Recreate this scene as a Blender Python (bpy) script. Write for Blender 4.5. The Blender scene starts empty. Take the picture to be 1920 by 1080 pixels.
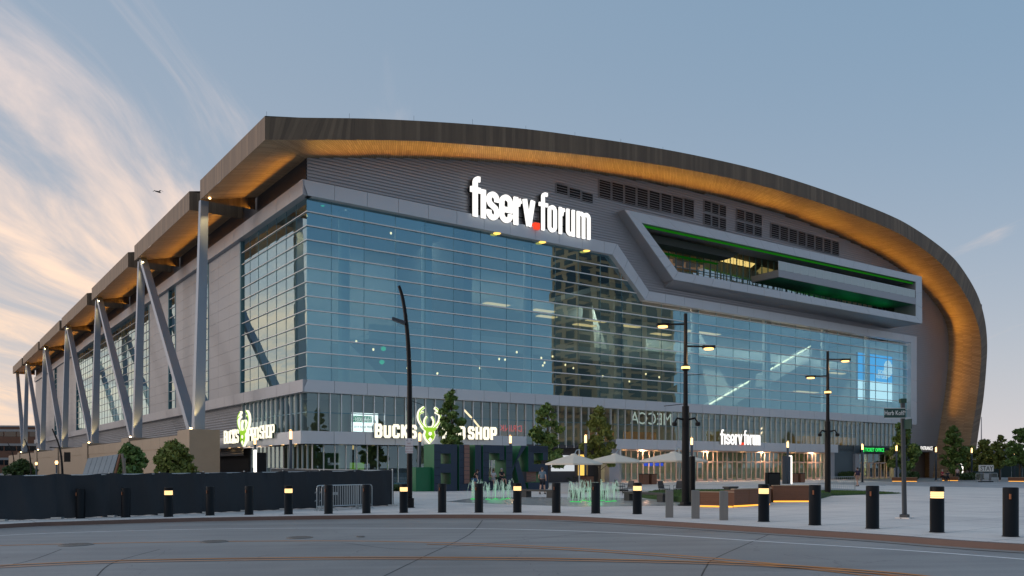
import bpy, math, random
import numpy as np
from mathutils import Vector, Matrix
random.seed(7); rng = np.random.default_rng(7)
S = bpy.context.scene
COL = S.collection
R = math.radians
# ------------------------------------------------------------------ survey of the place
FPX, CXP, YH, HC = 1584., 960., 876., 1.75      # focal length, centre and horizon of the 1920 px photograph, eye height
_vr = (3190 - CXP) / FPX; _n = math.hypot(_vr, 1)
U = (_vr / _n, 1 / _n); V = (-U[1], U[0]); TH = math.atan2(U[1], U[0])
C0 = ((575 - CXP) / FPX * 76.2, 76.2)           # south corner of the arena; u runs along its front, v along its left side
def Wd(u, v, z=0.): return Vector((C0[0] + u * U[0] + v * V[0], C0[1] + u * U[1] + v * V[1], z))
def F(x, y, v=0.):
    t = (x - CXP) / FPX; p = Wd(0, v); u = (t * p.y - p.x) / (U[0] - t * U[1]); Y = p.y + u * U[1]
    return u, (YH - y) * Y / FPX + HC
def Sd(x, y, u=0.):
    t = (x - CXP) / FPX; p = Wd(u, 0); v = (t * p.y - p.x) / (V[0] - t * V[1]); Y = p.y + v * V[1]
    return v, (YH - y) * Y / FPX + HC
def gz(X, Y):
    k = 1 - min(1, max(0, (Y - 36) / 22)); k = k * k * (3 - 2 * k)
    return 0.0125 * max(-20, min(14, X)) * k
def GP(x, y, drop=0.):
    z = 0.
    for _ in range(8):
        Y = FPX * (HC - z) / (y - YH); X = (x - CXP) / FPX * Y; z = gz(X, Y) - drop
    return Vector((X, Y, z))
def at(x, Y):                                    # ground point under image column x at depth Y
    X = (x - CXP) / FPX * Y; return Vector((X, Y, gz(X, Y)))
def px(p): return CXP + FPX * p[0] / p[1], YH - FPX * (p[2] - HC) / p[1]

# ------------------------------------------------------------------ camera
cam = bpy.data.cameras.new('camera'); co = bpy.data.objects.new('camera', cam); COL.objects.link(co)
co.location = (0, 0, HC); co.rotation_euler = (R(90), 0, 0)
cam.sensor_width = 36; cam.lens = 36 * FPX / 1920; cam.shift_y = (YH - 540) / 1920; cam.clip_end = 6000; cam.clip_start = .1
S.camera = co
# ------------------------------------------------------------------ sky
SUN_AZ, SUN_EL = R(-95), R(7.0)
SKY_K, CL1, CL2 = .10, (7.3, 2.4, 0), (4.1, 1.2, 0)
w = bpy.data.worlds.new('World'); S.world = w; w.use_nodes = True
nt = w.node_tree; nt.nodes.clear()
def N(t, typ, **k):
    n = t.nodes.new(typ)
    for a, b in k.items(): setattr(n, a, b)
    return n
def math_n(t, op, a, b=None, c=None, clamp=False):
    n = N(t, 'ShaderNodeMath', operation=op, use_clamp=clamp)
    for i, s in enumerate((a, b, c)):
        if s is None: continue
        if isinstance(s, (int, float)): n.inputs[i].default_value = s
        else: t.links.new(s, n.inputs[i])
    return n.outputs[0]
def mixc(t, f, a, b, typ='MIX'):
    n = N(t, 'ShaderNodeMix', data_type='RGBA', blend_type=typ)
    for i, s in ((0, f), (6, a), (7, b)):
        if isinstance(s, (int, float)): n.inputs[i].default_value = s
        elif isinstance(s, tuple): n.inputs[i].default_value = (*s[:3], 1)
        else: t.links.new(s, n.inputs[i])
    return n.outputs[2]
def ramp(t, f, *stops):
    n = N(t, 'ShaderNodeValToRGB'); e = n.color_ramp.elements
    while len(e) < len(stops): e.new(.5)
    for i, (p, c) in enumerate(stops):
        e[i].position = p; e[i].color = (*c, 1) if len(c) == 3 else c
    t.links.new(f, n.inputs[0]); return n.outputs[0]
def noise(t, vec, scale, detail=4, rough=.55, dist=0., dims='3D'):
    n = N(t, 'ShaderNodeTexNoise', noise_dimensions=dims)
    n.inputs['Scale'].default_value = scale; n.inputs['Detail'].default_value = detail
    n.inputs['Roughness'].default_value = rough; n.inputs['Distortion'].default_value = dist
    if vec is not None: t.links.new(vec, n.inputs['Vector'])
    return n.outputs[0]
def vmap(t, vec, scale=(1, 1, 1), loc=(0, 0, 0), rot=(0, 0, 0)):
    n = N(t, 'ShaderNodeMapping'); n.inputs['Scale'].default_value = scale; n.inputs['Location'].default_value = loc
    n.inputs['Rotation'].default_value = rot; t.links.new(vec, n.inputs[0]); return n.outputs[0]
sky = N(nt, 'ShaderNodeTexSky', sky_type='NISHITA', sun_disc=False, sun_elevation=SUN_EL, sun_rotation=SUN_AZ,
        altitude=200, air_density=1.0, dust_density=1.6, ozone_density=1.6)
tc = N(nt, 'ShaderNodeTexCoord').outputs['Generated']
sep = N(nt, 'ShaderNodeSeparateXYZ'); nt.links.new(tc, sep.inputs[0])
el = math_n(nt, 'MAXIMUM', sep.outputs[2], 0.0)
den = math_n(nt, 'ADD', el, 0.06)
cxn = math_n(nt, 'DIVIDE', sep.outputs[0], den); cyn = math_n(nt, 'DIVIDE', sep.outputs[1], den)
comb = N(nt, 'ShaderNodeCombineXYZ'); nt.links.new(cxn, comb.inputs[0]); nt.links.new(cyn, comb.inputs[1])
# thin evening haze: even all round, thicker towards the horizon
haze = math_n(nt, 'POWER', math_n(nt, 'SUBTRACT', 1.0, el), 5.0)
west = math_n(nt, 'MULTIPLY_ADD', sep.outputs[0], -.5, .5, True)
hcol = mixc(nt, west, (.54, .535, .57), (.80, .60, .47))
bc = mixc(nt, 1.0, sky.outputs[0], (SKY_K, SKY_K, SKY_K), 'MULTIPLY')
zen = mixc(nt, west, (.150, .285, .435), (.325, .405, .51))
base = mixc(nt, .75, bc, zen)
base = mixc(nt, math_n(nt, 'MULTIPLY', haze, .92), base, hcol)
# cirrus, drawn out along the wind, thickest in the west
wl = noise(nt, vmap(nt, comb.outputs[0], (.55, .35, 1), (9, 2, 0)), 1.0, 2)
wv = N(nt, 'ShaderNodeVectorMath', operation='ADD'); nt.links.new(comb.outputs[0], wv.inputs[0])
wc3 = N(nt, 'ShaderNodeCombineXYZ'); nt.links.new(math_n(nt, 'MULTIPLY_ADD', wl, .9, -.45), wc3.inputs[0]); nt.links.new(wc3.outputs[0], wv.inputs[1])
n1 = noise(nt, vmap(nt, wv.outputs[0], (1.5, .34, 1), CL1, (0, 0, R(6))), 1.7, 10, .60, .5)
n2 = noise(nt, vmap(nt, wv.outputs[0], (.55, .26, 1), CL2), 1.0, 3, .5, .2)
bank = math_n(nt, 'MINIMUM', math_n(nt, 'MAXIMUM', math_n(nt, 'MULTIPLY_ADD', cxn, -.42, .08), -.06), .82)
low = N(nt, 'ShaderNodeMapRange', interpolation_type='SMOOTHSTEP'); nt.links.new(sep.outputs[2], low.inputs[0]); low.inputs[1].default_value = .0; low.inputs[2].default_value = .10
dens = math_n(nt, 'ADD', math_n(nt, 'MULTIPLY', n1, .95), math_n(nt, 'ADD', math_n(nt, 'MULTIPLY', n2, .50), math_n(nt, 'MULTIPLY', bank, .34)))
cl = N(nt, 'ShaderNodeMapRange', interpolation_type='SMOOTHSTEP'); nt.links.new(dens, cl.inputs[0])
cl.inputs[1].default_value = .84; cl.inputs[2].default_value = 1.22
ccol = mixc(nt, math_n(nt, 'MULTIPLY', el, 2.4, None, True), (1.0, .68, .42), (.92, .72, .62))
full = mixc(nt, math_n(nt, 'MULTIPLY', math_n(nt, 'MULTIPLY', cl.outputs[0], .88), low.outputs[0]), base, ccol)
up = N(nt, 'ShaderNodeVectorMath', operation='SCALE'); nt.links.new(full, up.inputs[0]); up.inputs['Scale'].default_value = 10
bg = N(nt, 'ShaderNodeBackground'); bg.inputs[1].default_value = .1
nt.links.new(up.outputs[0], bg.inputs[0]); nt.links.new(bg.outputs[0], N(nt, 'ShaderNodeOutputWorld').inputs[0])
# ------------------------------------------------------------------ sun (low, veiled afterglow) and exposure
sl = bpy.data.lights.new('sun', 'SUN'); so = bpy.data.objects.new('sun', sl); COL.objects.link(so)
sl.energy = .9; sl.angle = R(30); sl.color = (1, .88, .82)
sd = Vector((math.sin(SUN_AZ) * math.cos(SUN_EL), math.cos(SUN_AZ) * math.cos(SUN_EL), math.sin(SUN_EL)))
so.rotation_euler = (-sd).to_track_quat('-Z', 'Y').to_euler(); so.location = (-60, 20, 60)
vs = S.view_settings; vs.view_transform = 'Standard'; vs.look = 'None'; vs.exposure = 0.32; vs.gamma = 1; vs.use_curve_mapping = False
S.cycles.use_denoising = True
try: S.cycles.denoiser = 'OPENIMAGEDENOISE'
except Exception: pass
S.cycles.max_bounces = 7; S.cycles.diffuse_bounces = 3; S.cycles.glossy_bounces = 4; S.cycles.transparent_max_bounces = 14
S.cycles.transmission_bounces = 4; S.cycles.caustics_reflective = False; S.cycles.caustics_refractive = False
S.cycles.sample_clamp_indirect = 4.0

# ------------------------------------------------------------------ materials
MT = {}
def mat(name, col=(.5, .5, .5), rough=.6, metal=0., emis=None, es=0., var=0., vscale=3., bump=0., bscale=40., spec=.5, coords='Object', stretch=(1, 1, 1)):
    if name in MT: return MT[name]
    m = bpy.data.materials.new(name); m.use_nodes = True; t = m.node_tree; b = t.nodes['Principled BSDF']
    b.inputs['Base Color'].default_value = (*col, 1); b.inputs['Roughness'].default_value = rough; b.inputs['Metallic'].default_value = metal
    b.inputs['Specular IOR Level'].default_value = spec
    if emis: b.inputs['Emission Color'].default_value = (*emis, 1); b.inputs['Emission Strength'].default_value = es
    if var or bump:
        tcn = N(t, 'ShaderNodeTexCoord').outputs[coords]; v = vmap(t, tcn, stretch)
        if var:
            f = noise(t, v, vscale, 5, .6)
            oi = N(t, 'ShaderNodeObjectInfo').outputs['Random']
            f2 = math_n(t, 'MULTIPLY_ADD', oi, var * .35, 1 - var * .18)
            c = mixc(t, f, tuple(x * (1 - var) for x in col), tuple(min(1, x * (1 + var)) for x in col))
            cc = N(t, 'ShaderNodeVectorMath', operation='SCALE'); t.links.new(c, cc.inputs[0]); t.links.new(f2, cc.inputs['Scale'])
            t.links.new(cc.outputs[0], b.inputs['Base Color'])
            t.links.new(math_n(t, 'MULTIPLY_ADD', f, .25, max(0, rough - .12)), b.inputs['Roughness'])
        if bump:
            bn = N(t, 'ShaderNodeBump'); bn.inputs['Strength'].default_value = bump; bn.inputs['Distance'].default_value = .02
            t.links.new(noise(t, v, bscale, 3), bn.inputs['Height']); t.links.new(bn.outputs[0], b.inputs['Normal'])
    MT[name] = m; return m
def glow(name, col, strength):
    if name in MT: return MT[name]
    m = bpy.data.materials.new(name); m.use_nodes = True; t = m.node_tree; t.nodes.clear()
    e = N(t, 'ShaderNodeEmission'); e.inputs[0].default_value = (*col, 1); e.inputs[1].default_value = strength
    t.links.new(e.outputs[0], N(t, 'ShaderNodeOutputMaterial').inputs[0]); MT[name] = m; return m
def glass(name, tint, refl, f0, rough=0.0):
    m = bpy.data.materials.new(name); m.use_nodes = True; t = m.node_tree; t.nodes.clear()
    tr = N(t, 'ShaderNodeBsdfTransparent'); tr.inputs[0].default_value = (*tint, 1)
    gl = N(t, 'ShaderNodeBsdfGlossy'); gl.inputs[0].default_value = (*refl, 1); gl.inputs['Roughness'].default_value = rough
    fr = N(t, 'ShaderNodeFresnel'); fr.inputs[0].default_value = 1.5
    oi = N(t, 'ShaderNodeObjectInfo').outputs['Random']
    fac = math_n(t, 'ADD', math_n(t, 'MULTIPLY_ADD', fr.outputs[0], 1 - f0, f0), math_n(t, 'MULTIPLY_ADD', oi, .06, -.03), None, True)
    mx = N(t, 'ShaderNodeMixShader'); t.links.new(fac, mx.inputs[0]); t.links.new(tr.outputs[0], mx.inputs[1]); t.links.new(gl.outputs[0], mx.inputs[2])
    t.links.new(mx.outputs[0], N(t, 'ShaderNodeOutputMaterial').inputs[0]); MT[name] = m; return m
G_FRONT = glass('front_glass', (.46, .68, .71), (.42, .78, .96), .34)
G_SIDE = glass('side_glass', (.36, .58, .60), (.70, .90, .95), .46)
G_LOW = glass('lower_glass', (.50, .64, .63), (.52, .74, .84), .18)
G_RAIL = glass('rail_glass', (.78, .86, .86), (.8, .9, .95), .18)
M_WHITE = mat('silver_panel', (.56, .60, .65), .38, .2, var=.06, vscale=.6)
M_GREYP = mat('grey_metal_panel', (.36, .38, .42), .42, .30, var=.06, vscale=.7)
M_RIB = mat('ribbed_zinc', (.39, .41, .45), .45, .45, var=.10, vscale=.5)
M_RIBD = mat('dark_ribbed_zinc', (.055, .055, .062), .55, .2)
M_DARK = mat('dark_recess', (.02, .022, .025), .7)
M_STEEL = mat('column_paint', (.27, .33, .41), .38, .35, var=.05, vscale=1.2)
M_MULL = mat('bright_aluminium', (.72, .76, .80), .3, .6)
M_MULLD = mat('teal_aluminium', (.11, .24, .30), .4, .3)
M_STONE = mat('tan_stone', (.36, .285, .21), .8, var=.12, vscale=1.5, bump=.2)
M_BLACK = mat('black_paint', (.005, .0055, .007), .45, 0, var=.15, vscale=9, spec=.22)
M_BLUEP = mat('slate_post_paint', (.045, .065, .09), .45)
M_COPPER = mat('pink_bronze_frame', (.60, .46, .40), .45, .2)
M_WARM = glow('warm_lamp', (1, .62, .25), 14)
M_WARMS = glow('warm_lamp_soft', (1, .58, .22), 4)
M_LAMPHOT = glow('post_lamp_glow', (1, .56, .22), 3.2)
M_WHITEL = glow('white_letter_light', (1, .97, .93), 1.05)
M_CREAML = glow('cream_letter_light', (1, .93, .72), 1.1)
M_GREENL = glow('green_emblem_light', (.32, .62, .04), .85)
M_REDL = glow('red_sign_light', (.9, .07, .03), .9)
M_GREEN = glow('green_led', (.03, .45, .02), .18)
M_CONC = mat('interior_concrete', (.42, .42, .41), .8, var=.08, vscale=.3)
M_INTW = mat('interior_white', (.66, .68, .66), .7)

def coat(name, fn):
    m = bpy.data.materials.new(name); m.use_nodes = True; t = m.node_tree; fn(t, t.nodes['Principled BSDF']); MT[name] = m; return m
def uvn(t): return N(t, 'ShaderNodeTexCoord').outputs['UV']
def f_zinc(t, b):      # standing-seam fascia: every tray its own shade, faint streaks
    uv = uvn(t); s = N(t, 'ShaderNodeSeparateXYZ'); t.links.new(uv, s.inputs[0])
    tray = math_n(t, 'FLOOR', math_n(t, 'MULTIPLY', s.outputs[0], 2.6))
    wn = N(t, 'ShaderNodeTexWhiteNoise', noise_dimensions='1D'); t.links.new(tray, wn.inputs['W'])
    st = noise(t, vmap(t, uv, (3.0, .25, 1)), 2.0, 4)
    lo = noise(t, vmap(t, uv, (.12, .05, 1)), 1.0, 2)
    f = math_n(t, 'ADD', math_n(t, 'MULTIPLY', wn.outputs[0], .42), math_n(t, 'ADD', math_n(t, 'MULTIPLY', st, .35), math_n(t, 'MULTIPLY', lo, .3)))
    t.links.new(ramp(t, f, (.15, (.088, .054, .030)), (.6, (.155, .100, .058)), (.95, (.26, .175, .106))), b.inputs['Base Color'])
    b.inputs['Roughness'].default_value = .5; b.inputs['Metallic'].default_value = .1
    fr = math_n(t, 'FRACT', math_n(t, 'MULTIPLY', s.outputs[0], 2.6))
    bn = N(t, 'ShaderNodeBump'); bn.inputs['Strength'].default_value = .9; bn.inputs['Distance'].default_value = .06
    t.links.new(math_n(t, 'LESS_THAN', fr, .13), bn.inputs['Height']); t.links.new(bn.outputs[0], b.inputs['Normal'])
M_ZINC = coat('bronze_zinc', f_zinc)
def f_soffit(t, b):    # narrow timber-look boards
    uv = uvn(t)
    br = N(t, 'ShaderNodeTexBrick'); t.links.new(vmap(t, uv, (1, 1, 1), (0, 0, 0), (0, 0, R(90))), br.inputs[0])
    br.inputs['Color1'].default_value = (.35, .24, .14, 1); br.inputs['Color2'].default_value = (.54, .385, .235, 1); br.inputs['Mortar'].default_value = (.10, .06, .03, 1)
    br.inputs['Scale'].default_value = 1; br.inputs['Mortar Size'].default_value = .022; br.inputs['Brick Width'].default_value = 3.2; br.inputs['Row Height'].default_value = .24
    g = noise(t, vmap(t, uv, (9, .8, 1)), 2.5, 4)
    t.links.new(mixc(t, math_n(t, 'MULTIPLY', g, .55), br.outputs[0], (.20, .125, .07)), b.inputs['Base Color'])
    b.inputs['Roughness'].default_value = .5
M_SOFF = coat('timber_soffit', f_soffit)
def f_road(t, b):
    o = N(t, 'ShaderNodeTexCoord').outputs['Object']
    big = noise(t, o, .16, 5, .6); fine = noise(t, o, 26, 3, .7)
    tyre = noise(t, vmap(t, o, (.06, .9, 1), (0, 0, 0), (0, 0, R(-6))), 1.0, 5, .6)
    f = math_n(t, 'ADD', math_n(t, 'MULTIPLY', big, .45), math_n(t, 'ADD', math_n(t, 'MULTIPLY', tyre, .42), math_n(t, 'MULTIPLY', fine, .2)))
    vo = N(t, 'ShaderNodeTexVoronoi', feature='DISTANCE_TO_EDGE'); vo.inputs['Scale'].default_value = .33; dv = N(t, 'ShaderNodeVectorMath', operation='ADD'); t.links.new(o, dv.inputs[0])
    nv = N(t, 'ShaderNodeTexNoise'); nv.inputs['Scale'].default_value = .9; nv.inputs['Detail'].default_value = 6; t.links.new(o, nv.inputs['Vector']); t.links.new(nv.outputs['Color'], dv.inputs[1]); t.links.new(dv.outputs[0], vo.inputs['Vector'])
    crack = math_n(t, 'MULTIPLY', math_n(t, 'LESS_THAN', vo.outputs['Distance'], .0042), math_n(t, 'GREATER_THAN', noise(t, o, .21, 2), .50))
    oil = math_n(t, 'GREATER_THAN', noise(t, o, 1.3, 5, .7), .69)
    f = math_n(t, 'SUBTRACT', f, math_n(t, 'ADD', math_n(t, 'MULTIPLY', crack, .10), math_n(t, 'MULTIPLY', oil, .09)))
    t.links.new(ramp(t, f, (.30, (.125, .123, .124)), (.46, (.225, .222, .224)), (.54, (.275, .272, .272)), (.72, (.39, .385, .38))), b.inputs['Base Color'])
    t.links.new(math_n(t, 'MULTIPLY_ADD', big, .3, .45), b.inputs['Roughness'])
    bn = N(t, 'ShaderNodeBump'); bn.inputs['Strength'].default_value = .35; bn.inputs['Distance'].default_value = .01
    t.links.new(fine, bn.inputs['Height']); t.links.new(bn.outputs[0], b.inputs['Normal'])
M_ROAD = coat('worn_concrete_road', f_road)
def f_plaza(t, b):
    o = N(t, 'ShaderNodeTexCoord').outputs['Object']
    big = noise(t, o, .22, 5, .6); fine = noise(t, o, 14, 4, .7)
    br = N(t, 'ShaderNodeTexBrick'); t.links.new(vmap(t, o, (1, 1, 1), (0, 0, 0), (0, 0, -TH)), br.inputs[0])
    br.offset = 0; br.inputs['Scale'].default_value = 1; br.inputs['Mortar Size'].default_value = .02; br.inputs['Brick Width'].default_value = 1.8; br.inputs['Row Height'].default_value = 1.8
    br.inputs['Color1'].default_value = (.77, .725, .69, 1); br.inputs['Color2'].default_value = (.83, .785, .745, 1); br.inputs['Mortar'].default_value = (.40, .385, .37, 1)
    f = math_n(t, 'ADD', math_n(t, 'MULTIPLY', big, .7), math_n(t, 'MULTIPLY', fine, .3))
    vo = N(t, 'ShaderNodeTexVoronoi'); vo.inputs['Scale'].default_value = 1.7; t.links.new(o, vo.inputs['Vector'])
    gum = math_n(t, 'LESS_THAN', vo.outputs['Distance'], .055)
    stain = math_n(t, 'GREATER_THAN', noise(t, vmap(t, o, (.5, 1.4, 1)), .8, 6, .7), .62)
    f = math_n(t, 'SUBTRACT', f, math_n(t, 'ADD', math_n(t, 'MULTIPLY', gum, .12), math_n(t, 'MULTIPLY', stain, .07)))
    t.links.new(mixc(t, 1, br.outputs[0], ramp(t, f, (.32, (.70, .70, .72)), (.5, (.95, .94, .93)), (.7, (1.06, 1.05, 1.04))), 'MULTIPLY'), b.inputs['Base Color'])
    b.inputs['Roughness'].default_value = .7
    bn = N(t, 'ShaderNodeBump'); bn.inputs['Strength'].default_value = .2; bn.inputs['Distance'].default_value = .01
    t.links.new(fine, bn.inputs['Height']); t.links.new(bn.outputs[0], b.inputs['Normal'])
M_PLAZA = coat('pale_concrete_paving', f_plaza)
def f_paver(t, b):
    o = N(t, 'ShaderNodeTexCoord').outputs['Object']
    br = N(t, 'ShaderNodeTexBrick'); t.links.new(vmap(t, o, (1, 1, 1), (0, 0, 0), (0, 0, -TH)), br.inputs[0])
    br.inputs['Scale'].default_value = 1; br.inputs['Mortar Size'].default_value = .02; br.inputs['Brick Width'].default_value = 1.5; br.inputs['Row Height'].default_value = .75
    br.inputs['Color1'].default_value = (.30, .30, .315, 1); br.inputs['Color2'].default_value = (.50, .495, .50, 1); br.inputs['Mortar'].default_value = (.22, .22, .22, 1)
    t.links.new(mixc(t, .4, br.outputs[0], ramp(t, noise(t, o, .5, 4), (.35, (.33, .33, .345)), (.65, (.47, .465, .47)))), b.inputs['Base Color'])
    b.inputs['Roughness'].default_value = .65
M_PAVER = coat('grey_pavers', f_paver)
M_KERB = mat('brown_granite_kerb', (.16, .105, .09), .7, var=.2, vscale=2)
M_PAINTW = mat('white_road_paint', (.80, .80, .80), .7, var=.25, vscale=4)
M_PAINTO = mat('orange_road_paint', (.66, .26, .07), .7, var=.25, vscale=3)
M_JOINT = mat('sealed_joint', (.030, .031, .034), .6)
M_IRON = mat('cast_iron', (.235, .225, .215), .6, .5, var=.3, vscale=12)
M_WET = mat('wet_paving', (.40, .40, .39), .22, var=.15, vscale=2)
M_GRASS = mat('lawn_green', (.035, .085, .018), .9, var=.35, vscale=5, bump=.5, bscale=60)
M_WOOD = mat('brown_timber', (.20, .085, .045), .6, var=.3, vscale=4, stretch=(1, 1, 9))
M_FAB = mat('black_fence_fabric', (.022, .029, .037), .75, var=.25, vscale=1.2)
M_GALV = mat('galvanised_steel', (.50, .55, .57), .35, .6)
M_GREYB = mat('grey_bollard_steel', (.21, .21, .205), .5, .4, var=.2, vscale=2, stretch=(6, 6, .4))
M_CANVAS = mat('cream_canvas', (.76, .69, .58), .85, var=.05)
M_NAVY = mat('navy_letter_panel', (.020, .038, .070), .55, var=.15, vscale=2)
M_LGREEN = mat('green_letter_side', (.006, .135, .055), .5, var=.12, vscale=2)
M_PLANK = mat('weathered_red_plank', (.25, .135, .11), .7, var=.3, vscale=3, stretch=(1, 1, 8))
M_SKIN = mat('skin', (.55, .33, .24), .55)
M_BRICK = mat('brown_brick', (.20, .105, .07), .85, var=.2, vscale=1)
M_BARK = mat('bark', (.10, .075, .055), .9, var=.3, vscale=8, stretch=(4, 4, 1))
def leafmat(name, a, bcol):
    def fn(t, b):
        o = N(t, 'ShaderNodeTexCoord').outputs['Object']
        g = N(t, 'ShaderNodeNewGeometry').outputs['Random Per Island']
        f = math_n(t, 'ADD', math_n(t, 'MULTIPLY', g, .6), math_n(t, 'MULTIPLY', noise(t, o, 1.1, 3), .5))
        t.links.new(mixc(t, f, a, bcol), b.inputs['Base Color']); b.inputs['Roughness'].default_value = .6
        b.inputs['Subsurface Weight'].default_value = 0
    return coat(name, fn)
M_LEAF = leafmat('deep_green_leaves', (.045, .092, .022), (.17, .28, .068))
M_LEAFY = leafmat('olive_green_leaves', (.065, .10, .018), (.23, .265, .055))
M_HEDGE = leafmat('hedge_leaves', (.018, .046, .013), (.07, .13, .03))

# ------------------------------------------------------------------ mesh builder
class MB:
    def __init__(s): s.v = []; s.f = []; s.m = []; s.uv = []
    def quad(s, a, b, c, d, m=0, uv=None):
        i = len(s.v); s.v += [tuple(a), tuple(b), tuple(c), tuple(d)]; s.f.append((i, i + 1, i + 2, i + 3)); s.m.append(m); s.uv.append(uv)
    def hexa(s, p, m=0, ms=None):     # p: 8 points, bottom ring then top ring
        i = len(s.v); s.v += [tuple(q) for q in p]
        for k, f in enumerate(((0, 3, 2, 1), (4, 5, 6, 7), (0, 1, 5, 4), (1, 2, 6, 5), (2, 3, 7, 6), (3, 0, 4, 7))):
            s.f.append(tuple(i + j for j in f)); s.m.append(ms[k] if ms else m); s.uv.append(None)
        return s
    def box(s, x0, x1, y0, y1, z0, z1, m=0, ms=None):
        return s.hexa([(x0, y0, z0), (x1, y0, z0), (x1, y1, z0), (x0, y1, z0), (x0, y0, z1), (x1, y0, z1), (x1, y1, z1), (x0, y1, z1)], m, ms)
    def rbox(s, x0, x1, y0, y1, z0, z1, c=.02, m=0):     # box with chamfered top edge
        s.hexa([(x0, y0, z0), (x1, y0, z0), (x1, y1, z0), (x0, y1, z0), (x0, y0, z1 - c), (x1, y0, z1 - c), (x1, y1, z1 - c), (x0, y1, z1 - c)], m)
        return s.hexa([(x0, y0, z1 - c), (x1, y0, z1 - c), (x1, y1, z1 - c), (x0, y1, z1 - c), (x0 + c, y0 + c, z1), (x1 - c, y0 + c, z1), (x1 - c, y1 - c, z1), (x0 + c, y1 - c, z1)], m)
    def prism(s, poly, y0, y1, m=0, axis='y', mfront=None):     # poly of (a,z) extruded in y (or along x)
        n = len(poly); i = len(s.v)
        P = (lambda a, z, d: (a, d, z)) if axis == 'y' else ((lambda a, z, d: (d, a, z)) if axis == 'x' else (lambda a, z, d: (a, z, d)))
        s.v += [P(a, z, y0) for a, z in poly] + [P(a, z, y1) for a, z in poly]
        s.f.append(tuple(range(i, i + n))); s.f.append(tuple(range(i + 2 * n - 1, i + n - 1, -1))); s.m += [m if mfront is None else mfront, m]; s.uv += [None, None]
        for k in range(n):
            j = (k + 1) % n; s.f.append((i + k, i + n + k, i + n + j, i + j)); s.m.append(m); s.uv.append(None)
        return s
    def tube(s, pts, r, n=8, m=0, cap=True):
        pts = [Vector(p) for p in pts]; k = len(pts); rr = r if isinstance(r, (list, tuple)) else [r] * k; i = len(s.v)
        for q in range(k):
            d = (pts[min(q + 1, k - 1)] - pts[max(q - 1, 0)]).normalized()
            a = Vector((0, 0, 1)) if abs(d.z) < .9 else Vector((1, 0, 0)); e1 = d.cross(a).normalized(); e2 = d.cross(e1)
            for j in range(n):
                t = 2 * math.pi * j / n + math.pi / n
                s.v.append(tuple(pts[q] + (e1 * math.cos(t) + e2 * math.sin(t)) * rr[q]))
        for q in range(k - 1):
            for j in range(n):
                s.f.append((i + q * n + j, i + q * n + (j + 1) % n, i + (q + 1) * n + (j + 1) % n, i + (q + 1) * n + j)); s.m.append(m); s.uv.append(None)
        if cap:
            s.f.append(tuple(i + j for j in range(n - 1, -1, -1))); s.f.append(tuple(i + (k - 1) * n + j for j in range(n))); s.m += [m, m]; s.uv += [None, None]
        return s
    def lathe(s, prof, c=(0, 0, 0), n=16, m=0):
        i = len(s.v)
        for r, z in prof:
            for j in range(n): t = 2 * math.pi * j / n; s.v.append((c[0] + r * math.cos(t), c[1] + r * math.sin(t), c[2] + z))
        for q in range(len(prof) - 1):
            for j in range(n): s.f.append((i + q * n + j, i + q * n + (j + 1) % n, i + (q + 1) * n + (j + 1) % n, i + (q + 1) * n + j)); s.m.append(m); s.uv.append(None)
        s.f.append(tuple(i + j for j in range(n - 1, -1, -1))); s.f.append(tuple(i + (len(prof) - 1) * n + j for j in range(n))); s.m += [m, m]; s.uv += [None, None]
        return s
    def strip(s, A, B, m=0, uv=True, scale=1.):     # ruled surface between two polylines; uv in metres
        la = 0.
        for k in range(len(A) - 1):
            a, b, c, d = map(Vector, (A[k], A[k + 1], B[k + 1], B[k])); L = ((a + d) / 2 - (b + c) / 2).length; wd = ((a - d).length + (b - c).length) / 2
            s.quad(a, b, c, d, m, ((la, 0), (la + L, 0), (la + L, wd), (la, wd)) if uv else None); la += L
        return s
    def mesh(s, name, mats, smooth=False):
        me = bpy.data.meshes.new(name); me.from_pydata(s.v, [], s.f)
        for m in (mats if isinstance(mats, (list, tuple)) else [mats]): me.materials.append(m)
        if any(s.m): me.polygons.foreach_set('material_index', s.m)
        if any(u is not None for u in s.uv):
            l = me.uv_layers.new(name='uv').data; k = 0
            for f, u in zip(s.f, s.uv):
                for q in range(len(f)): l[k].uv = u[q] if u else (0, 0); k += 1
        if smooth: me.polygons.foreach_set('use_smooth', [True] * len(me.polygons))
        me.update(); return me
    def build(s, name, mats, parent=None, smooth=False):
        return link(name, s.mesh(name, mats, smooth), parent)
def link(name, me, parent=None):
    o = bpy.data.objects.new(name, me); COL.objects.link(o); o.parent = parent; return o
def tag(o, label=None, cat=None, group=None, kind=None):
    for k, v in (('label', label), ('category', cat), ('group', group), ('kind', kind)):
        if v: o[k] = v
    return o
def thing(name, loc, rz, label, cat, group=None):
    o = bpy.data.objects.new(name, None); COL.objects.link(o); o.location = loc; o.rotation_euler = (0, 0, rz); o.empty_display_size = .3
    return tag(o, label, cat, group)
def copy_tree(o, parent=None):
    c = o.copy(); COL.objects.link(c); c.parent = parent
    for ch in list(o.children): copy_tree(ch, c)
    return c
def weld(o, smooth=True, dist=.001):
    import bmesh
    bm = bmesh.new(); bm.from_mesh(o.data); bmesh.ops.remove_doubles(bm, verts=bm.verts, dist=dist); bm.to_mesh(o.data); bm.free()
    if smooth: o.data.polygons.foreach_set('use_smooth', [True] * len(o.data.polygons))
def crom(P, n=6):
    out = []; P = [Vector(p) for p in P]
    for i in range(len(P) - 1):
        a, b, c, d = P[max(i - 1, 0)], P[i], P[i + 1], P[min(i + 2, len(P) - 1)]
        for k in range(n):
            t = k / n; out.append(.5 * ((2 * b) + (c - a) * t + (2 * a - 5 * b + 4 * c - d) * t * t + (3 * b - a - 3 * c + d) * t ** 3))
    return out + [P[-1]]
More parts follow.
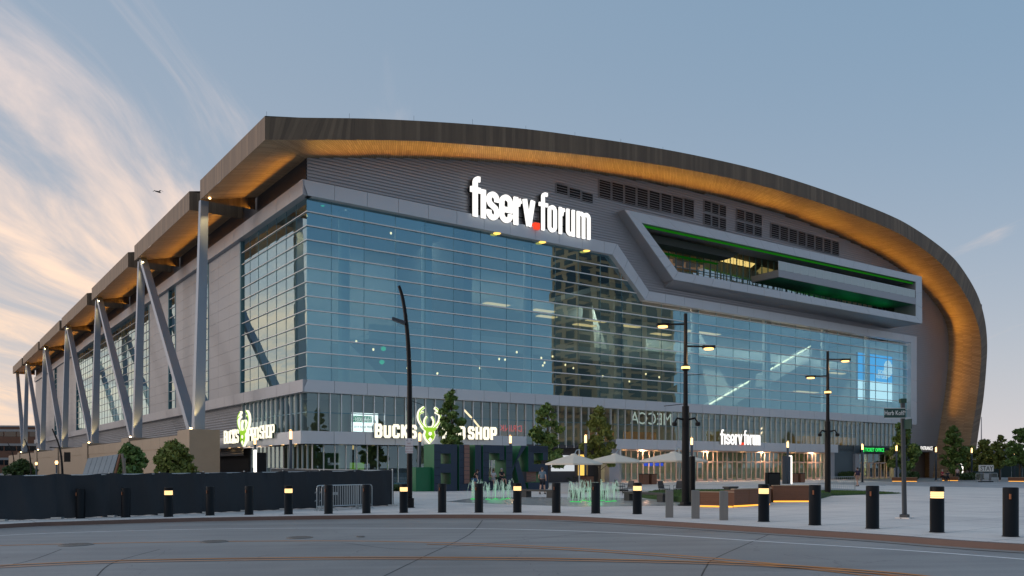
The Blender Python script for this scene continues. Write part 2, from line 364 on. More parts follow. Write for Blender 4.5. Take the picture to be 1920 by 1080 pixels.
def stroke(mb, pts, w, d0, d1, m=0, closed=False):      # flat ribbon of width w along (a,z) points, extruded from depth d0 (front) to d1
    P = [Vector((p[0], p[1])) for p in pts]; n = len(P); Lf = []; Rt = []
    for i in range(n):
        a = P[i - 1] if (i or closed) else None; b = P[(i + 1) % n] if (i < n - 1 or closed) else None
        d1v = (P[i] - a).normalized() if a is not None else None; d2v = (b - P[i]).normalized() if b is not None else None
        if d1v is None: d1v = d2v
        if d2v is None: d2v = d1v
        t = (d1v + d2v); t = t.normalized() if t.length > 1e-6 else d1v
        nr = Vector((-t.y, t.x)); k = max(.45, nr.dot(Vector((-d1v.y, d1v.x)))); o = nr * (w / 2 / k); Lf.append(P[i] + o); Rt.append(P[i] - o)
    rg = range(n if closed else n - 1)
    for i in rg:
        j = (i + 1) % n
        mb.hexa([(Rt[i].x, d0, Rt[i].y), (Rt[j].x, d0, Rt[j].y), (Rt[j].x, d1, Rt[j].y), (Rt[i].x, d1, Rt[i].y),
                 (Lf[i].x, d0, Lf[i].y), (Lf[j].x, d0, Lf[j].y), (Lf[j].x, d1, Lf[j].y), (Lf[i].x, d1, Lf[i].y)], m)
_dg = None
def text_obj(name, s, size, mats, parent, loc, rot, ext=.01, xs=1., align='CENTER'):
    cu = bpy.data.curves.new(name, 'FONT'); cu.body = s; cu.size = size; cu.extrude = ext; cu.align_x = align; cu.resolution_u = 2
    o = bpy.data.objects.new(name, cu); COL.objects.link(o)
    dg = bpy.context.evaluated_depsgraph_get(); me = bpy.data.meshes.new_from_object(o.evaluated_get(dg)); bpy.data.objects.remove(o)
    me.materials.clear(); me.materials.append(mats); r = link(name, me, parent); r.location = loc; r.rotation_euler = rot; r.scale = (xs, 1, 1); return r
FR = (R(90), 0, 0)      # text facing -y of its parent
ORD = ['first', 'second', 'third', 'fourth', 'fifth', 'sixth', 'seventh', 'eighth', 'ninth', 'tenth', 'eleventh', 'twelfth', 'thirteenth', 'fourteenth',
       'fifteenth', 'sixteenth', 'seventeenth', 'eighteenth', 'nineteenth', 'twentieth', 'twenty-first', 'twenty-second', 'twenty-third', 'twenty-fourth']
# ================================================================== ground
g = MB(); g.box(-2500, 2500, -800, 3500, -3, -.75); tag(g.build('ground', mat('far_ground', (.10, .10, .095), .9, var=.2, vscale=.02)), kind='structure')
KPX = [(0, 984), (150, 978), (400, 971), (750, 966), (1000, 967), (1200, 976), (1430, 990), (1640, 1003), (1920, 1022)]
KW = [GP(x, y) for x, y in KPX]
KPTS = [(-60, 2), (-34, 14), (-21.5, 21.8)] + [(p.x, p.y) for p in KW] + [(15.5, 13.2), (20, 5.5), (30, -14), (45, -45)]
KC = [(p.x, p.y) for p in crom([(a, b, 0) for a, b in KPTS], 8)]
def kerb_y(X):
    if X <= KC[0][0]: return KC[0][1]
    for (a, b), (c, d) in zip(KC, KC[1:]):
        if a <= X <= c: return b + (d - b) * (X - a) / max(1e-6, c - a)
    return KC[-1][1]
def sheet(name, xs, yfun, dz, m):
    mb = MB(); G = []
    for X in xs: G.append([(X, Y, gz(X, Y) + dz) for Y in yfun(X)])
    for a, b in zip(G, G[1:]):
        for j in range(len(a) - 1): mb.quad(a[j], b[j], b[j + 1], a[j + 1])
    o = mb.build(name, m); weld(o); return o
XS = sorted(set([-60, -50, -42] + [round(p[0], 3) for p in KC if -40 < p[0] < 29] + [29, 36, 45]))
tag(sheet('road', XS, lambda X: [-45 + (kerb_y(X) + .4 + 45) * k / 14 for k in range(15)], -.13, M_ROAD), kind='structure')
YR = [0, .4, 1, 2, 4, 7, 10, 14, 18, 22, 27, 32, 60, 110, 200]
tag(sheet('plaza', XS, lambda X: [kerb_y(X) + .16 + q for q in YR], 0, M_PLAZA), kind='structure')
far = MB(); far.box(45.01, 260, 2, 330, -.5, -.004); far.box(-240, -60.01, 2, 330, -.5, -.16); far.box(-60, 45, 150, 330, -.5, -.02)
tag(far.build('pavement', mat('city_paving', (.28, .28, .28), .8, var=.1, vscale=.1)), kind='structure')
kb = MB(); ins = []; outs = []
for i, (X, Y) in enumerate(KC):
    if not -40 < X < 29: continue
    a, b = KC[max(0, i - 1)], KC[min(len(KC) - 1, i + 1)]; d = Vector((b[0] - a[0], b[1] - a[1])).normalized(); n = Vector((-d.y, d.x))
    outs.append((X, Y)); ins.append((X + n.x * .2, Y + n.y * .2))
kb.strip([(x, y, gz(x, y) - .16) for x, y in outs], [(x, y, gz(x, y) + .012) for x, y in outs], uv=False)
kb.strip([(x, y, gz(x, y) + .012) for x, y in outs], [(x, y, gz(x, y) + .012) for x, y in ins], uv=False)
kb.strip([(x, y, gz(x, y) + .012) for x, y in ins], [(x, y, gz(x, y) - .02) for x, y in ins], uv=False)
tag(kb.build('kerb', M_KERB), kind='structure')
gt = MB(); gi = []; go_ = []
for (x, y), (x2, y2) in zip(outs, ins):
    dx, dy = (x2 - x) / .2, (y2 - y) / .2; gi.append((x - dx * .005, y - dy * .005, gz(x, y) - .125)); go_.append((x - dx * .45, y - dy * .45, gz(x, y) - .122))
gt.strip(go_, gi, uv=False); tag(gt.build('gutter', mat('pale_gutter_concrete', (.30, .285, .27), .8, var=.2, vscale=1.5)), kind='structure')
def line_on_road(name, pts, wd, m, dz, rep=8):
    c = crom([GP(x, y, .13) for x, y in pts], rep); A = []; B = []
    for i, p in enumerate(c):
        d = (c[min(i + 1, len(c) - 1)] - c[max(i - 1, 0)]); d.z = 0; d.normalize(); n = Vector((-d.y, d.x, 0)) * wd / 2
        for L, q in ((A, p - n), (B, p + n)): L.append((q.x, q.y, gz(q.x, q.y) - .13 + dz))
    mb = MB(); mb.strip(A, B, uv=False); return tag(mb.build(name, m), kind='structure')
def shift(pts, k): return [(x, YH + (y - YH) * (1 + k)) for x, y in pts]
line_on_road('road_marking', [(-260, 1026), (0, 1004.5), (240, 995.5), (480, 991), (720, 990.5), (960, 992.5), (1200, 1001), (1440, 1016), (1680, 1031), (1920, 1049), (2200, 1075)], .14, M_PAINTW, .005)
O1 = [(-260, 1030), (0, 1023), (180, 1019), (400, 1015.5), (640, 1014.5), (800, 1017), (960, 1022), (1200, 1036), (1440, 1056), (1640, 1076), (1800, 1098)]
O2 = [(-200, 1072), (0, 1061), (250, 1051), (600, 1046), (850, 1046), (1100, 1049), (1400, 1057), (1640, 1072), (1800, 1088)]
line_on_road('road_marking', O1, .12, M_PAINTO, .005); line_on_road('road_marking', shift(O1[5:], .026), .09, M_PAINTO, .009)
line_on_road('road_marking', O2, .12, M_PAINTO, .013); line_on_road('road_marking', shift(O2, .022), .09, M_PAINTO, .017)
for q in ([(0, 1063), (60, 1050), (115, 1030)], [(180, 1082), (215, 1054), (300, 1030)], [(700, 1090), (790, 1046), (880, 1002), (905, 975)], [(1310, 1092), (1325, 1062), (1345, 1045), (1440, 1003)], [(560, 1022), (640, 1018), (780, 1030), (1000, 1010), (1100, 1000)]):
    line_on_road('road_joint', q, .03, M_JOINT, .002, 5)
for i, (x, y, rr, lb) in enumerate(((143, 1022, .42, 'round iron manhole cover crossed by the orange line at left'), (402, 1016, .36, 'iron manhole cover outlined under the orange line at centre left'), (562, 1008.5, .36, 'dark iron manhole cover between the white and orange lines'), (676, 1007, .12, 'small iron valve lid right of the manhole covers'))):
    p = GP(x, y, .13); o = MB().lathe([(rr, 0), (rr, .014), (rr * .9, .020)], n=28).build('manhole_cover', M_IRON); o.location = (p.x, p.y, p.z + .004)
    tag(o, lb, 'manhole cover')
    mb = MB()
    for a in range(-3, 4): hw = math.sqrt(max(.01, .72 - (a / 4) ** 2)) * rr; mb.box(-hw, hw, a * rr * .24 - rr * .05, a * rr * .24 + rr * .05, .0202, .026)
    mb.build('tread', M_IRON, o)
# darker pavers of the inner plaza, the wet fountain floors
def ground_poly(name, pxs, dz, m, kind='structure', n=1):
    P = [GP(x, y) for x, y in pxs]; mb = MB(); c = sum(P, Vector()) / len(P)
    for a, b in zip(P, P[1:] + P[:1]):
        mb.v += [tuple(c + Vector((0, 0, dz))), tuple(a + Vector((0, 0, dz))), tuple(b + Vector((0, 0, dz)))]; k = len(mb.v); mb.f.append((k - 3, k - 2, k - 1)); mb.m.append(0); mb.uv.append(None)
    return tag(mb.build(name, m), kind=kind)
ground_poly('paver_field', [(1500, 927.5), (1920, 921), (2100, 918), (2100, 904), (1920, 903.3), (1560, 904.5), (1440, 909)], .006, M_PAVER)
ground_poly('fountain_floor', [(835, 941), (1090, 950), (1300, 948), (1310, 938), (1140, 933), (900, 932)], .006, M_WET)
# ================================================================== arena
AR = thing('arena', Wd(0, 0, 0), TH, 'huge arena with sweeping bronze roof arch, teal glass front and silver V columns', 'arena')
Z0, Z1, Z2, Z3, Z4, Z5, ZT = 3.85, 5.0, 8.5, 9.6, 26.1, 27.45, 29.6
TOPC = [(-5.72, 30.12), (-1.96, 30.95), (2.9, 32.05), (7.77, 33.03), (13.87, 34.14), (20.54, 35.22), (27.86, 36.14), (36.02, 37.05), (45.8, 37.88), (56.87, 38.46), (69.48, 38.5), (83.98, 37.95), (92.08, 37.0), (100.85, 35.0), (105.5, 33.1), (110.34, 29.66), (112.83, 25.98), (113.74, 22.08), (113.45, 18.08), (112.54, 13.04), (111.14, 8.2), (108.8, -.2)]
BOTC = [(-5.72, 28.27), (-2.89, 28.9), (2.9, 30.18), (7.77, 31.2), (13.87, 32.21), (20.54, 33.21), (27.86, 34.22), (36.02, 35.2), (45.8, 36.05), (56.87, 36.6), (69.48, 36.6), (83.98, 35.98), (92.08, 34.83), (99.04, 32.99), (104.54, 30.41), (108.87, 27.04), (111.12, 23.83), (111.73, 20.92), (111.52, 17.44), (110.34, 12.45), (108.8, 7.5), (106.6, -.2)]
WALC = [(0, 29.62), (2.3, 30.14), (6.61, 31.05), (10.78, 31.89), (17.37, 33.05), (24.59, 34.13), (32.5, 35.01), (41.33, 35.68), (51.91, 36.22), (60, 36.42), (68.5, 36.25), (77.53, 35.67), (89.07, 34.4), (97.51, 32.7), (104.74, 30.1), (109.5, 27.44), (111.45, 25.4), (112.04, 22.6), (111.94, 19.52), (110.96, 14.36), (109.2, 8.2), (106.9, -.2)]
VL = -5.5
tc_ = [Vector((p.x, VL, p.y)) for p in crom([(a, b, 0) for a, b in TOPC], 6)]
bc_ = [Vector((p.x, VL, p.y)) for p in crom([(a, b, 0) for a, b in BOTC], 6)]
wc_ = [Vector((p.x, .35, p.y)) for p in crom([(a, b, 0) for a, b in WALC], 6)]
fa = MB(); fa.strip(bc_, tc_); o = fa.build('roof_fascia', M_ZINC, AR)
# roof skin starts inside the side eave notches
rf = MB(); keep = [p for p in tc_ if p.x > .3]; rf.strip(tc_, [Vector((p.x, 13.4, p.z)) for p in tc_], uv=False)
rf.strip([Vector((p.x, 13.4, p.z)) for p in keep], [Vector((p.x, 206, p.z)) for p in keep], uv=False)
rf.build('roof', M_ZINC, AR)
sf = MB()
for k in range(4):
    f0, f1 = k / 4, (k + 1) / 4
    sf.strip([a.lerp(b, f0) for a, b in zip(bc_, wc_)], [a.lerp(b, f1) for a, b in zip(bc_, wc_)])
# continuous uv across the soffit
for qi, u in enumerate(sf.uv):
    k = qi // (len(bc_) - 1); sf.uv[qi] = tuple((a, b + k * 1.6) for a, b in u)
soff = sf.build('roof_soffit', M_SOFF, AR)
# side eaves: seven bronze blocks with notches between
SEG = [(-5.5, 13.4), (17.4, 43.8), (47.7, 75.4), (79.9, 108.6), (111.4, 142.6), (145.2, 177.6), (180.4, 204.4)]
for k, (a, b) in enumerate(SEG):
    e = MB(); UE, ZB, ZE = -5.72, 28.27, 30.2
    def fv(p, q, m=0):
        L = abs(q[0] - p[0]) + abs(q[1] - p[1]); e.quad((p[0], p[1], ZB), (q[0], q[1], ZB), (q[0], q[1], ZE), (p[0], p[1], ZE), 0, ((0, 0), (L, 0), (L, 1.9), (0, 1.9)))
    fv((UE, b), (UE, a)); fv((-.2, b), (UE, b))
    if k: fv((UE, a), (-.2, a))
    e.quad((UE, a, ZE), (.5, a, 31.4), (.5, b, 31.4), (UE, b, ZE))
    ev = e.build('side_eave', M_ZINC, AR)
    s2 = MB()
    if k == 0: s2.quad((UE, VL, ZB), (0, .35, 29.6), (0, b, 29.6), (UE + .02, b, ZB), 0, ((0, 0), (4, 5.1), (b + 4, 5.1), (b + 4, 0)))
    else: s2.quad((UE + .02, a, ZB), (0, a, 29.6), (0, b, 29.6), (UE + .02, b, ZB), 0, ((0, 0), (0, 5.1), (b - a, 5.1), (b - a, 0)))
    s2.build('eave_soffit', M_SOFF, ev)
    MB().lathe([(.10, -.06), (.10, 0)], n=10, c=(-5.0, b - .8, 28.38)).build('downlight', M_WARM, ev)
# ---------------- front wall of horizontal ribs with the two openings cut out
def arch_u(z):          # right end of the wall at height z, and its left end under the rising roof
    pts = [(p.x, p.z) for p in wc_]; us = []
    for (a, b), (c, d) in zip(pts, pts[1:]):
        if (b - z) * (d - z) <= 0 and abs(d - b) > 1e-9: us.append(a + (c - a) * (z - b) / (d - b))
    if not us: return None
    if z <= 29.6: return (0, max(us))
    return (min(us), max(us)) if len(us) > 1 else None
def openings(z):
    r = []
    if 9 < z < 26.6: r.append((-1, 36.9 if z > 26.1 else (36.6 + (26.1 - z) * (5.2 / 4.5) if z > 22 else 100.3)))
    if Z1 - .5 < z <= 9: r.append((-1, 100.3))
    if z <= Z1 - .5: r.append((-1, 106.0))
    if 24.6 < z < 30.4: r.append((45.6 - (z - 24.6) * 1.05, 93.2))
    return r
rb = MB(); PIT = .30; z = 0.1
while z < 36.5:
    e = arch_u(z + PIT / 2)
    if e:
        iv = [(e[0] - .3, e[1] + .1)]
        for a, b in openings(z + PIT / 2):
            nw = []
            for p, q in iv:
                if b <= p or a >= q: nw.append((p, q)); continue
                if a > p: nw.append((p, a))
                if b < q: nw.append((b, q))
            iv = nw
        for p, q in iv:
            p = max(p, 0)
            if q - p < .05: continue
            rb.quad((p, -.10, z), (q, -.10, z), (q, -.12, z + PIT * .66), (p, -.12, z + PIT * .66)); rb.quad((p, -.12, z + PIT * .66), (q, -.12, z + PIT * .66), (q, .0, z + PIT * .72), (p, .0, z + PIT * .72)); rb.quad((p, .0, z + PIT * .72), (q, .0, z + PIT * .72), (q, .0, z + PIT), (p, .0, z + PIT)); rb.quad((p, .0, z + PIT), (q, .0, z + PIT), (q, -.10, z + PIT), (p, -.10, z + PIT))
    z += PIT
rb.build('ribbed_cladding', M_RIB, AR)
bw = MB(); bw.box(0, 37, .12, .5, 27, 31.4); bw.box(37, 92, .12, .5, 31.4, 33.6); bw.box(101, 107, .12, .5, 5, 26); bw.box(30, 84, .12, .5, 33.6, 34.7); bw.build('backing_wall', M_DARK, AR)

# ---------------- pieces: the largest 290 of a kind single, the rest joined
def area(q): 
    P = [px(Wd(p[0], p[1], p[2])) for p in q]; return abs(sum(P[i][0] * P[(i + 1) % 4][1] - P[(i + 1) % 4][0] * P[i][1] for i in range(4))) / 2
PANES = []      # (quad corners, parent, material)
def pane(q, par, m): PANES.append((q, par, m))
PANELS = []     # (8 corners, front quad, parent, material)
def panel(p8, par, m): PANELS.append((p8, par, m))
# ---------------- silver frame round the great window
OUT = [(-.64, Z5), (37.1, Z5), (42.2, 22.6), (101.2, 22.5), (101.2, Z2), (-.64, Z2)]
INN = [(-.15, Z4), (36.4, Z4), (41.6, 21.5), (99.5, 21.45), (99.5, Z3), (-.15, Z3)]
fr = MB(); 
for i in (0, 1, 2, 3, 4):
    a, b, c, d = OUT[i], OUT[i + 1], INN[i + 1], INN[i]
    fr.prism([a, b, c, d], -.50, .25)
FRM = fr.build('window_frame', M_WHITE, AR)
def band(a, b, c, d, n, v0, v1, par, m, gap=.035, axis='y'):     # a-b outer edge, d-c inner edge, n plates standing proud
    for k in range(n):
        t0, t1 = k / n, (k + 1) / n
        def L(p, q, t): return (p[0] + (q[0] - p[0]) * t, p[1] + (q[1] - p[1]) * t)
        ln = math.hypot(b[0] - a[0], b[1] - a[1]); g_ = gap / ln / 2
        P = [L(d, c, t0 + g_), L(d, c, t1 - g_), L(a, b, t1 - g_), L(a, b, t0 + g_)]
        if axis == 'y': p8 = [(*P[0][:1], v0, P[0][1]), (P[1][0], v0, P[1][1]), (P[1][0], v1, P[1][1]), (P[0][0], v1, P[0][1]), (P[3][0], v0, P[3][1]), (P[2][0], v0, P[2][1]), (P[2][0], v1, P[2][1]), (P[3][0], v1, P[3][1])]
        else: p8 = [(v0, P[0][0], P[0][1]), (v0, P[1][0], P[1][1]), (v1, P[1][0], P[1][1]), (v1, P[0][0], P[0][1]), (v0, P[3][0], P[3][1]), (v0, P[2][0], P[2][1]), (v1, P[2][0], P[2][1]), (v1, P[3][0], P[3][1])]
        panel(p8, par, m)
def hband(o0, o1, i0, i1, cuts):     # level band, plates cut upright
    cu = [c for c in cuts if max(o0[0], i0[0]) + 1 < c < min(o1[0], i1[0]) - 1]
    P = [(o0, i0)] + [((c, o0[1] + (o1[1] - o0[1]) * (c - o0[0]) / (o1[0] - o0[0])), (c, i0[1] + (i1[1] - i0[1]) * (c - i0[0]) / (i1[0] - i0[0]))) for c in cu] + [(o1, i1)]
    for (oa, ia), (ob, ib) in zip(P, P[1:]): band(oa, ob, ib, ia, 1, -.62, -.502, FRM, M_WHITE)
CUT = [2.41 + 3.273 * k for k in range(30)]
hband(OUT[0], OUT[1], INN[0], INN[1], CUT); hband(OUT[2], OUT[3], INN[2], INN[3], CUT); hband(OUT[5], OUT[4], INN[5], INN[4], CUT)
for i, n in ((1, 3), (3, 4)): band(OUT[i], OUT[i + 1], INN[i + 1], INN[i], n, -.62, -.502, FRM, M_WHITE)
# ---------------- great front window
UC = [0.] + [2.41 + 3.273 * k for k in range(30)]
NR = 13; ZR = [Z3 + (Z4 - Z3) * k / NR for k in range(NR + 1)]
M_TRANS = mat('white_transom', (.86, .88, .90), .4)
GW = MB(); GW.box(.0, 99.6, .02, .10, Z3 - .05, Z3 + .03); GW = GW.build('front_window', M_MULLD, AR)
def jig(q, s=.005):
    return [(p[0], p[1] + random.uniform(-s, s), p[2]) for p in q]
def uend(z):            # right end of the window at height z
    return 36.4 + (Z4 - z) * (5.2 / 4.6) if z > 21.47 else 99.5
for k, u0 in enumerate(UC):
    u1 = UC[k + 1] if k + 1 < len(UC) else 99.5
    zt = Z4 if u0 < 36.4 else max(21.45, Z4 - (u0 - 36.4) * 4.6 / 5.2) 
    if k: MB().box(u0 - .013, u0 + .013, .03, .14, Z3, zt).build('mullion', M_MULLD, GW)
    for r in range(NR):
        z0, z1 = ZR[r], ZR[r + 1]
        e0, e1 = uend(z0), uend(z1)
        if u0 >= e0: continue
        q = [(u0 + .02, .05, z0), (min(u1 - .02, e0), .05, z0), (min(u1 - .02, max(e1, u0 + .04)), .05, z1), (u0 + .02, .05, z1)]
        if e1 <= u0: continue
        pane(jig(q), GW, G_FRONT)
for r in range(1, NR):
    MB().box(-.06, uend(ZR[r]), -.10, .0, ZR[r] - .045, ZR[r] + .045).build('transom', M_TRANS, GW)
# ---------------- left wall
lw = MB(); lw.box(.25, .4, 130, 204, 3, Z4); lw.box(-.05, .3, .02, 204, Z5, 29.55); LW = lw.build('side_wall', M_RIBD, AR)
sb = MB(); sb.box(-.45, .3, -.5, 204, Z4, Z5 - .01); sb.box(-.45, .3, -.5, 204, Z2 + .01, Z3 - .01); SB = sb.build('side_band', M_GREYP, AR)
for (z0, z1) in ((Z4, Z5), (Z2, Z3)):
    for k in range(36):
        a, b = -.64 + k * 3.3, -.64 + (k + 1) * 3.3
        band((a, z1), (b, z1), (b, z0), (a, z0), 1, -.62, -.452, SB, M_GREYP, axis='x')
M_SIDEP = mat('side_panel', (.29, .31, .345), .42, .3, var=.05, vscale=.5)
PAT = [(0, 18.4, 'G'), (18.4, 30.5, 'P'), (30.5, 34, 'G'), (34, 46, 'P'), (46, 49.7, 'G'), (49.7, 61.5, 'P'), (61.5, 130, 'G'), (130, 142, 'P'), (142, 146, 'G'), (146, 160, 'P'), (160, 164, 'G'), (164, 204, 'P')]
SW = MB(); SW.box(.02, .1, 0, 130, Z3 - .05, Z3 + .03); SW = SW.build('side_window', M_MULLD, AR)
for a, b, t in PAT:
    n = max(1, round((b - a) / (2.63 if t == 'G' else 4.0)))
    if t == 'G':
        for k in range(n + 1):
            v_ = a + (b - a) * k / n
            if k in (0, n) and v_ > 1: MB().box(-.18, .15, v_ - .14, v_ + .14, Z3, Z4).build('mullion', M_MULLD, SW)
            elif 0 < k < n: MB().box(.02, .12, v_ - .016, v_ + .016, Z3, Z4).build('mullion', M_MULLD, SW)
        for k in range(n):
            v0, v1 = a + (b - a) * k / n + .016, a + (b - a) * (k + 1) / n - .016
            for r in range(NR):
                s = .004; q = [(.05 + random.uniform(-s, s), v1, ZR[r]), (.05 + random.uniform(-s, s), v0, ZR[r]), (.05 + random.uniform(-s, s), v0, ZR[r + 1]), (.05 + random.uniform(-s, s), v1, ZR[r + 1])]
                pane(q, SW, G_SIDE)
        for r in range(1, NR): MB().box(-.07, .0, a + .02, b - .02, ZR[r] - .025, ZR[r] + .025).build('transom', M_TRANS, SW)
    else:
        for k in range(n):
            for r in range(NR):
                v0, v1 = a + (b - a) * k / n + .01, a + (b - a) * (k + 1) / n - .01
                p8 = [(-.12, v1, ZR[r] + .02), (-.12, v0, ZR[r] + .02), (.2, v0, ZR[r] + .02), (.2, v1, ZR[r] + .02), (-.12, v1, ZR[r + 1]), (-.12, v0, ZR[r + 1]), (.2, v0, ZR[r + 1]), (.2, v1, ZR[r + 1])]
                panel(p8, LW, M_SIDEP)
bk = MB()
for a, b, t in PAT:
    if t == 'P': bk.box(.22, .26, a, b, Z3, Z4)
bk.build('panel_backing', M_DARK, AR)
# ribbed siding below the side band
sr = MB(); z = 3.0
while z < 8.5:
    sr.quad((.10, 204, z), (.10, 18, z), (.0, 18, z + .2), (.0, 204, z + .2)); sr.quad((.0, 204, z + .2), (.0, 18, z + .2), (.10, 18, z + .3), (.10, 204, z + .3)); z += .3
sr.build('side_siding', M_RIB, AR)
# ---------------- columns and diagonals on a stone podium
CV = [15.2, 43.7, 74.6, 107.0, 140, 176]
pd = MB(); pd.box(-6.6, -3.8, 17.6, 206, -.3, 5.0); PD = pd.build('podium', M_STONE, AR)
for k, a in enumerate(np.arange(17.7, 200, 4.2)):
    MB().box(-6.66, -6.58, a + .02, a + 4.16, 3.75, 5.03).build('coping_stone', M_STONE, PD)
for k, v0 in enumerate(CV):
    MB().rbox(-6.85, -3.9, v0 - 2.2, v0 + 2.4, -.3, 5.5, .06).build('pedestal', M_STONE, PD)
def beam(p0, p1, w0, w1, d0, d1):    # rectangular tapered column between two (u,v,z) points, thin in u
    p0, p1 = Vector(p0), Vector(p1); m_ = MB()
    m_.hexa([(p0.x - d0, p0.y - w0, p0.z), (p0.x + d0, p0.y - w0, p0.z), (p0.x + d0, p0.y + w0, p0.z), (p0.x - d0, p0.y + w0, p0.z),
             (p1.x - d1, p1.y - w1, p1.z), (p1.x + d1, p1.y - w1, p1.z), (p1.x + d1, p1.y + w1, p1.z), (p1.x - d1, p1.y + w1, p1.z)])
    return m_
for k, v0 in enumerate(CV):
    cb = beam((-5.45, v0 - .1, 5.45), (-4.9, v0 - .1, 28.75), .52, .37, .52, .38).build('column', M_STEEL, AR)
    vn = CV[k + 1] if k < len(CV) - 1 else 204
    beam((-5.43, v0 + 1.7, 5.45), (-4.92, vn - .8 if k < 5 else 201, 28.65), .58, .46, .50, .38).build('diagonal_strut', M_STEEL, AR)
    f_ = MB(); f_.lathe([(.11, 0), (.13, .16), (.10, .18)], n=10, c=(-6.4, v0 - 1.0, 5.5)); fx = f_.build('uplight', M_WARM, cb)
    for q, (dz, dv, en) in enumerate(((5.75, -1.05, 26), )):
        L = bpy.data.lights.new('column_uplight', 'SPOT'); L.energy = 1000; L.spot_size = R(38); L.spot_blend = .8; L.color = (1, .62, .22); L.shadow_soft_size = .1
        lo = bpy.data.objects.new('column_uplight', L); COL.objects.link(lo); lo.parent = AR; lo.location = (-6.35, v0 - 1.25, 5.8)
        lo.rotation_euler = Vector((.75, .95, 3.4)).to_track_quat('-Z', 'Y').to_euler()
    L = bpy.data.lights.new('eave_downlight', 'SPOT'); L.energy = 600; L.spot_size = R(50); L.spot_blend = .8; L.color = (1, .66, .28); L.shadow_soft_size = .1
    lo = bpy.data.objects.new('eave_downlight', L); COL.objects.link(lo); lo.parent = AR; lo.location = (-5.5, v0 - 2.7, 28.1)
    lo.rotation_euler = Vector((1.2, 2.6, -2.8)).to_track_quat('-Z', 'Y').to_euler()
# ---------------- lower storey: glass strip, silver fascias, shop front
LG = MB(); LG.box(.02, 100, .0, .09, 6.70, 6.78); LG.box(.0, .09, .02, 18, 6.70, 6.78); LG = LG.build('strip_window', M_MULLD, AR)
n = 90; st = 100 / n
for k in range(n):
    a, b = k * st, (k + 1) * st
    if k: MB().box(a - .035, a + .035, -.12, .06, Z1 - .02 if not 24 < a < 36.5 else 3.9, Z2).build('mullion', M_MULL, LG)
    for z0, z1 in ((Z1 if not 24 < a < 36.5 else 4.2, 6.7), (6.78, Z2)):
        pane(jig([(a + .04, .04, z0), (b - .04, .04, z0), (b - .04, .04, z1), (a + .04, .04, z1)], .003), LG, G_LOW)
n = 14
for k in range(n):
    a, b = 18. * k / n, 18. * (k + 1) / n
    MB().box(-.12, .06, b - .035, b + .035, Z1 - .02, Z2).build('mullion', M_MULL, LG)
    for z0, z1 in ((Z1, 6.7), (6.78, Z2)): pane([(.04, b - .04, z0), (.04, a + .04, z0), (.04, a + .04, z1), (.04, b - .04, z1)], LG, G_LOW)
cn = MB(); cn.box(-.75, 24, -.75, .4, Z0 + .05, Z1 - .05); cn.box(-.75, .4, .4, 31, Z0 + .05, Z1 - .05); cn.box(36.8, 79.6, -.75, .4, Z0 + .05, Z1 - .05); CN = cn.build('canopy', M_GREYP, AR)
band((-.85, Z1), (24, Z1), (24, Z0), (-.85, Z0), 8, -.88, -.752, CN, M_WHITE)
band((36.7, Z1), (79.7, Z1), (79.7, Z0), (36.7, Z0), 13, -.88, -.752, CN, M_WHITE)
band((-.85, Z1), (31, Z1), (31, Z0), (-.85, Z0), 9, -.88, -.752, CN, M_WHITE, axis='x')
for k in range(7):
    MB().lathe([(.16, -.03), (.16, 0)], n=12, c=(1 + k * 3.3, -.25, Z0 + .05)).build('downlight', M_WARMS, CN)
    MB().lathe([(.16, -.03), (.16, 0)], n=12, c=(-.3, 2 + k * 3.3, Z0 + .05)).build('downlight', M_WARMS, CN)
for k in range(8): MB().lathe([(.2, -.03), (.2, 0)], n=12, c=(39 + k * 5.3, -.25, Z0 + .05)).build('downlight', M_WARM, CN)
def alight(name, loc, sx, sy, en, col, aim=(0, 0, -1), par=AR):
    L = bpy.data.lights.new(name, 'AREA'); L.shape = 'RECTANGLE'; L.size = sx; L.size_y = sy; L.energy = en; L.color = col
    o = bpy.data.objects.new(name, L); COL.objects.link(o); o.parent = par; o.location = loc
    a_ = Vector(aim).normalized()
    if abs(a_.x) < .3: yy = (-a_).cross(Vector((1, 0, 0))).normalized(); o.rotation_euler = Matrix((yy.cross(-a_), yy, -a_)).transposed().to_euler()
    else: o.rotation_euler = a_.to_track_quat('-Z', 'X').to_euler()
    return o
for k in range(4): alight('canopy_light', (42 + k * 11, -.2, Z0 - .02), .4, .4, 170, (1, .60, .36))
# shop front glazing at ground level, left of the entrance
SF = MB(); SF.box(-.0, 24, .9, .98, 0, .25); SF.box(.9, .98, .9, 18, 0, .25); SF = SF.build('shop_front', M_MULLD, AR)
n = 21
for k in range(n):
    a, b = .9 + 23.1 * k / n, .9 + 23.1 * (k + 1) / n
    MB().box(a - .035, a + .035, .84, 1.0, .25, Z0).build('mullion', M_MULL, SF); pane([(a + .04, .93, .25), (b - .04, .93, .25), (b - .04, .93, Z0), (a + .04, .93, Z0)], SF, G_LOW)
n = 14
for k in range(n):
    a, b = .9 + 17.1 * k / n, .9 + 17.1 * (k + 1) / n
    MB().box(.84, 1.0, b - .035, b + .035, .25, Z0).build('mullion', M_MULL, SF); pane([(.93, b - .04, .25), (.93, a + .04, .25), (.93, a + .04, Z0), (.93, b - .04, Z0)], SF, G_LOW)
for q8 in ((.6, 1.0, 18, 31, 0, Z0), (24, 24.4, .2, 3, 0, 4.2), (24.41, 36.6, 2.0, 2.3, 0, 4.2), (24.41, 36.7, -.1, .3, 3.9, 4.2)): MB().box(*q8).build('recess_wall', M_RIBD, AR)
for q8 in (36.2, 77.8): MB().box(q8, q8 + 1.9, -.3, .5, 0, Z0).build('entrance_pier', M_GREYP, AR)
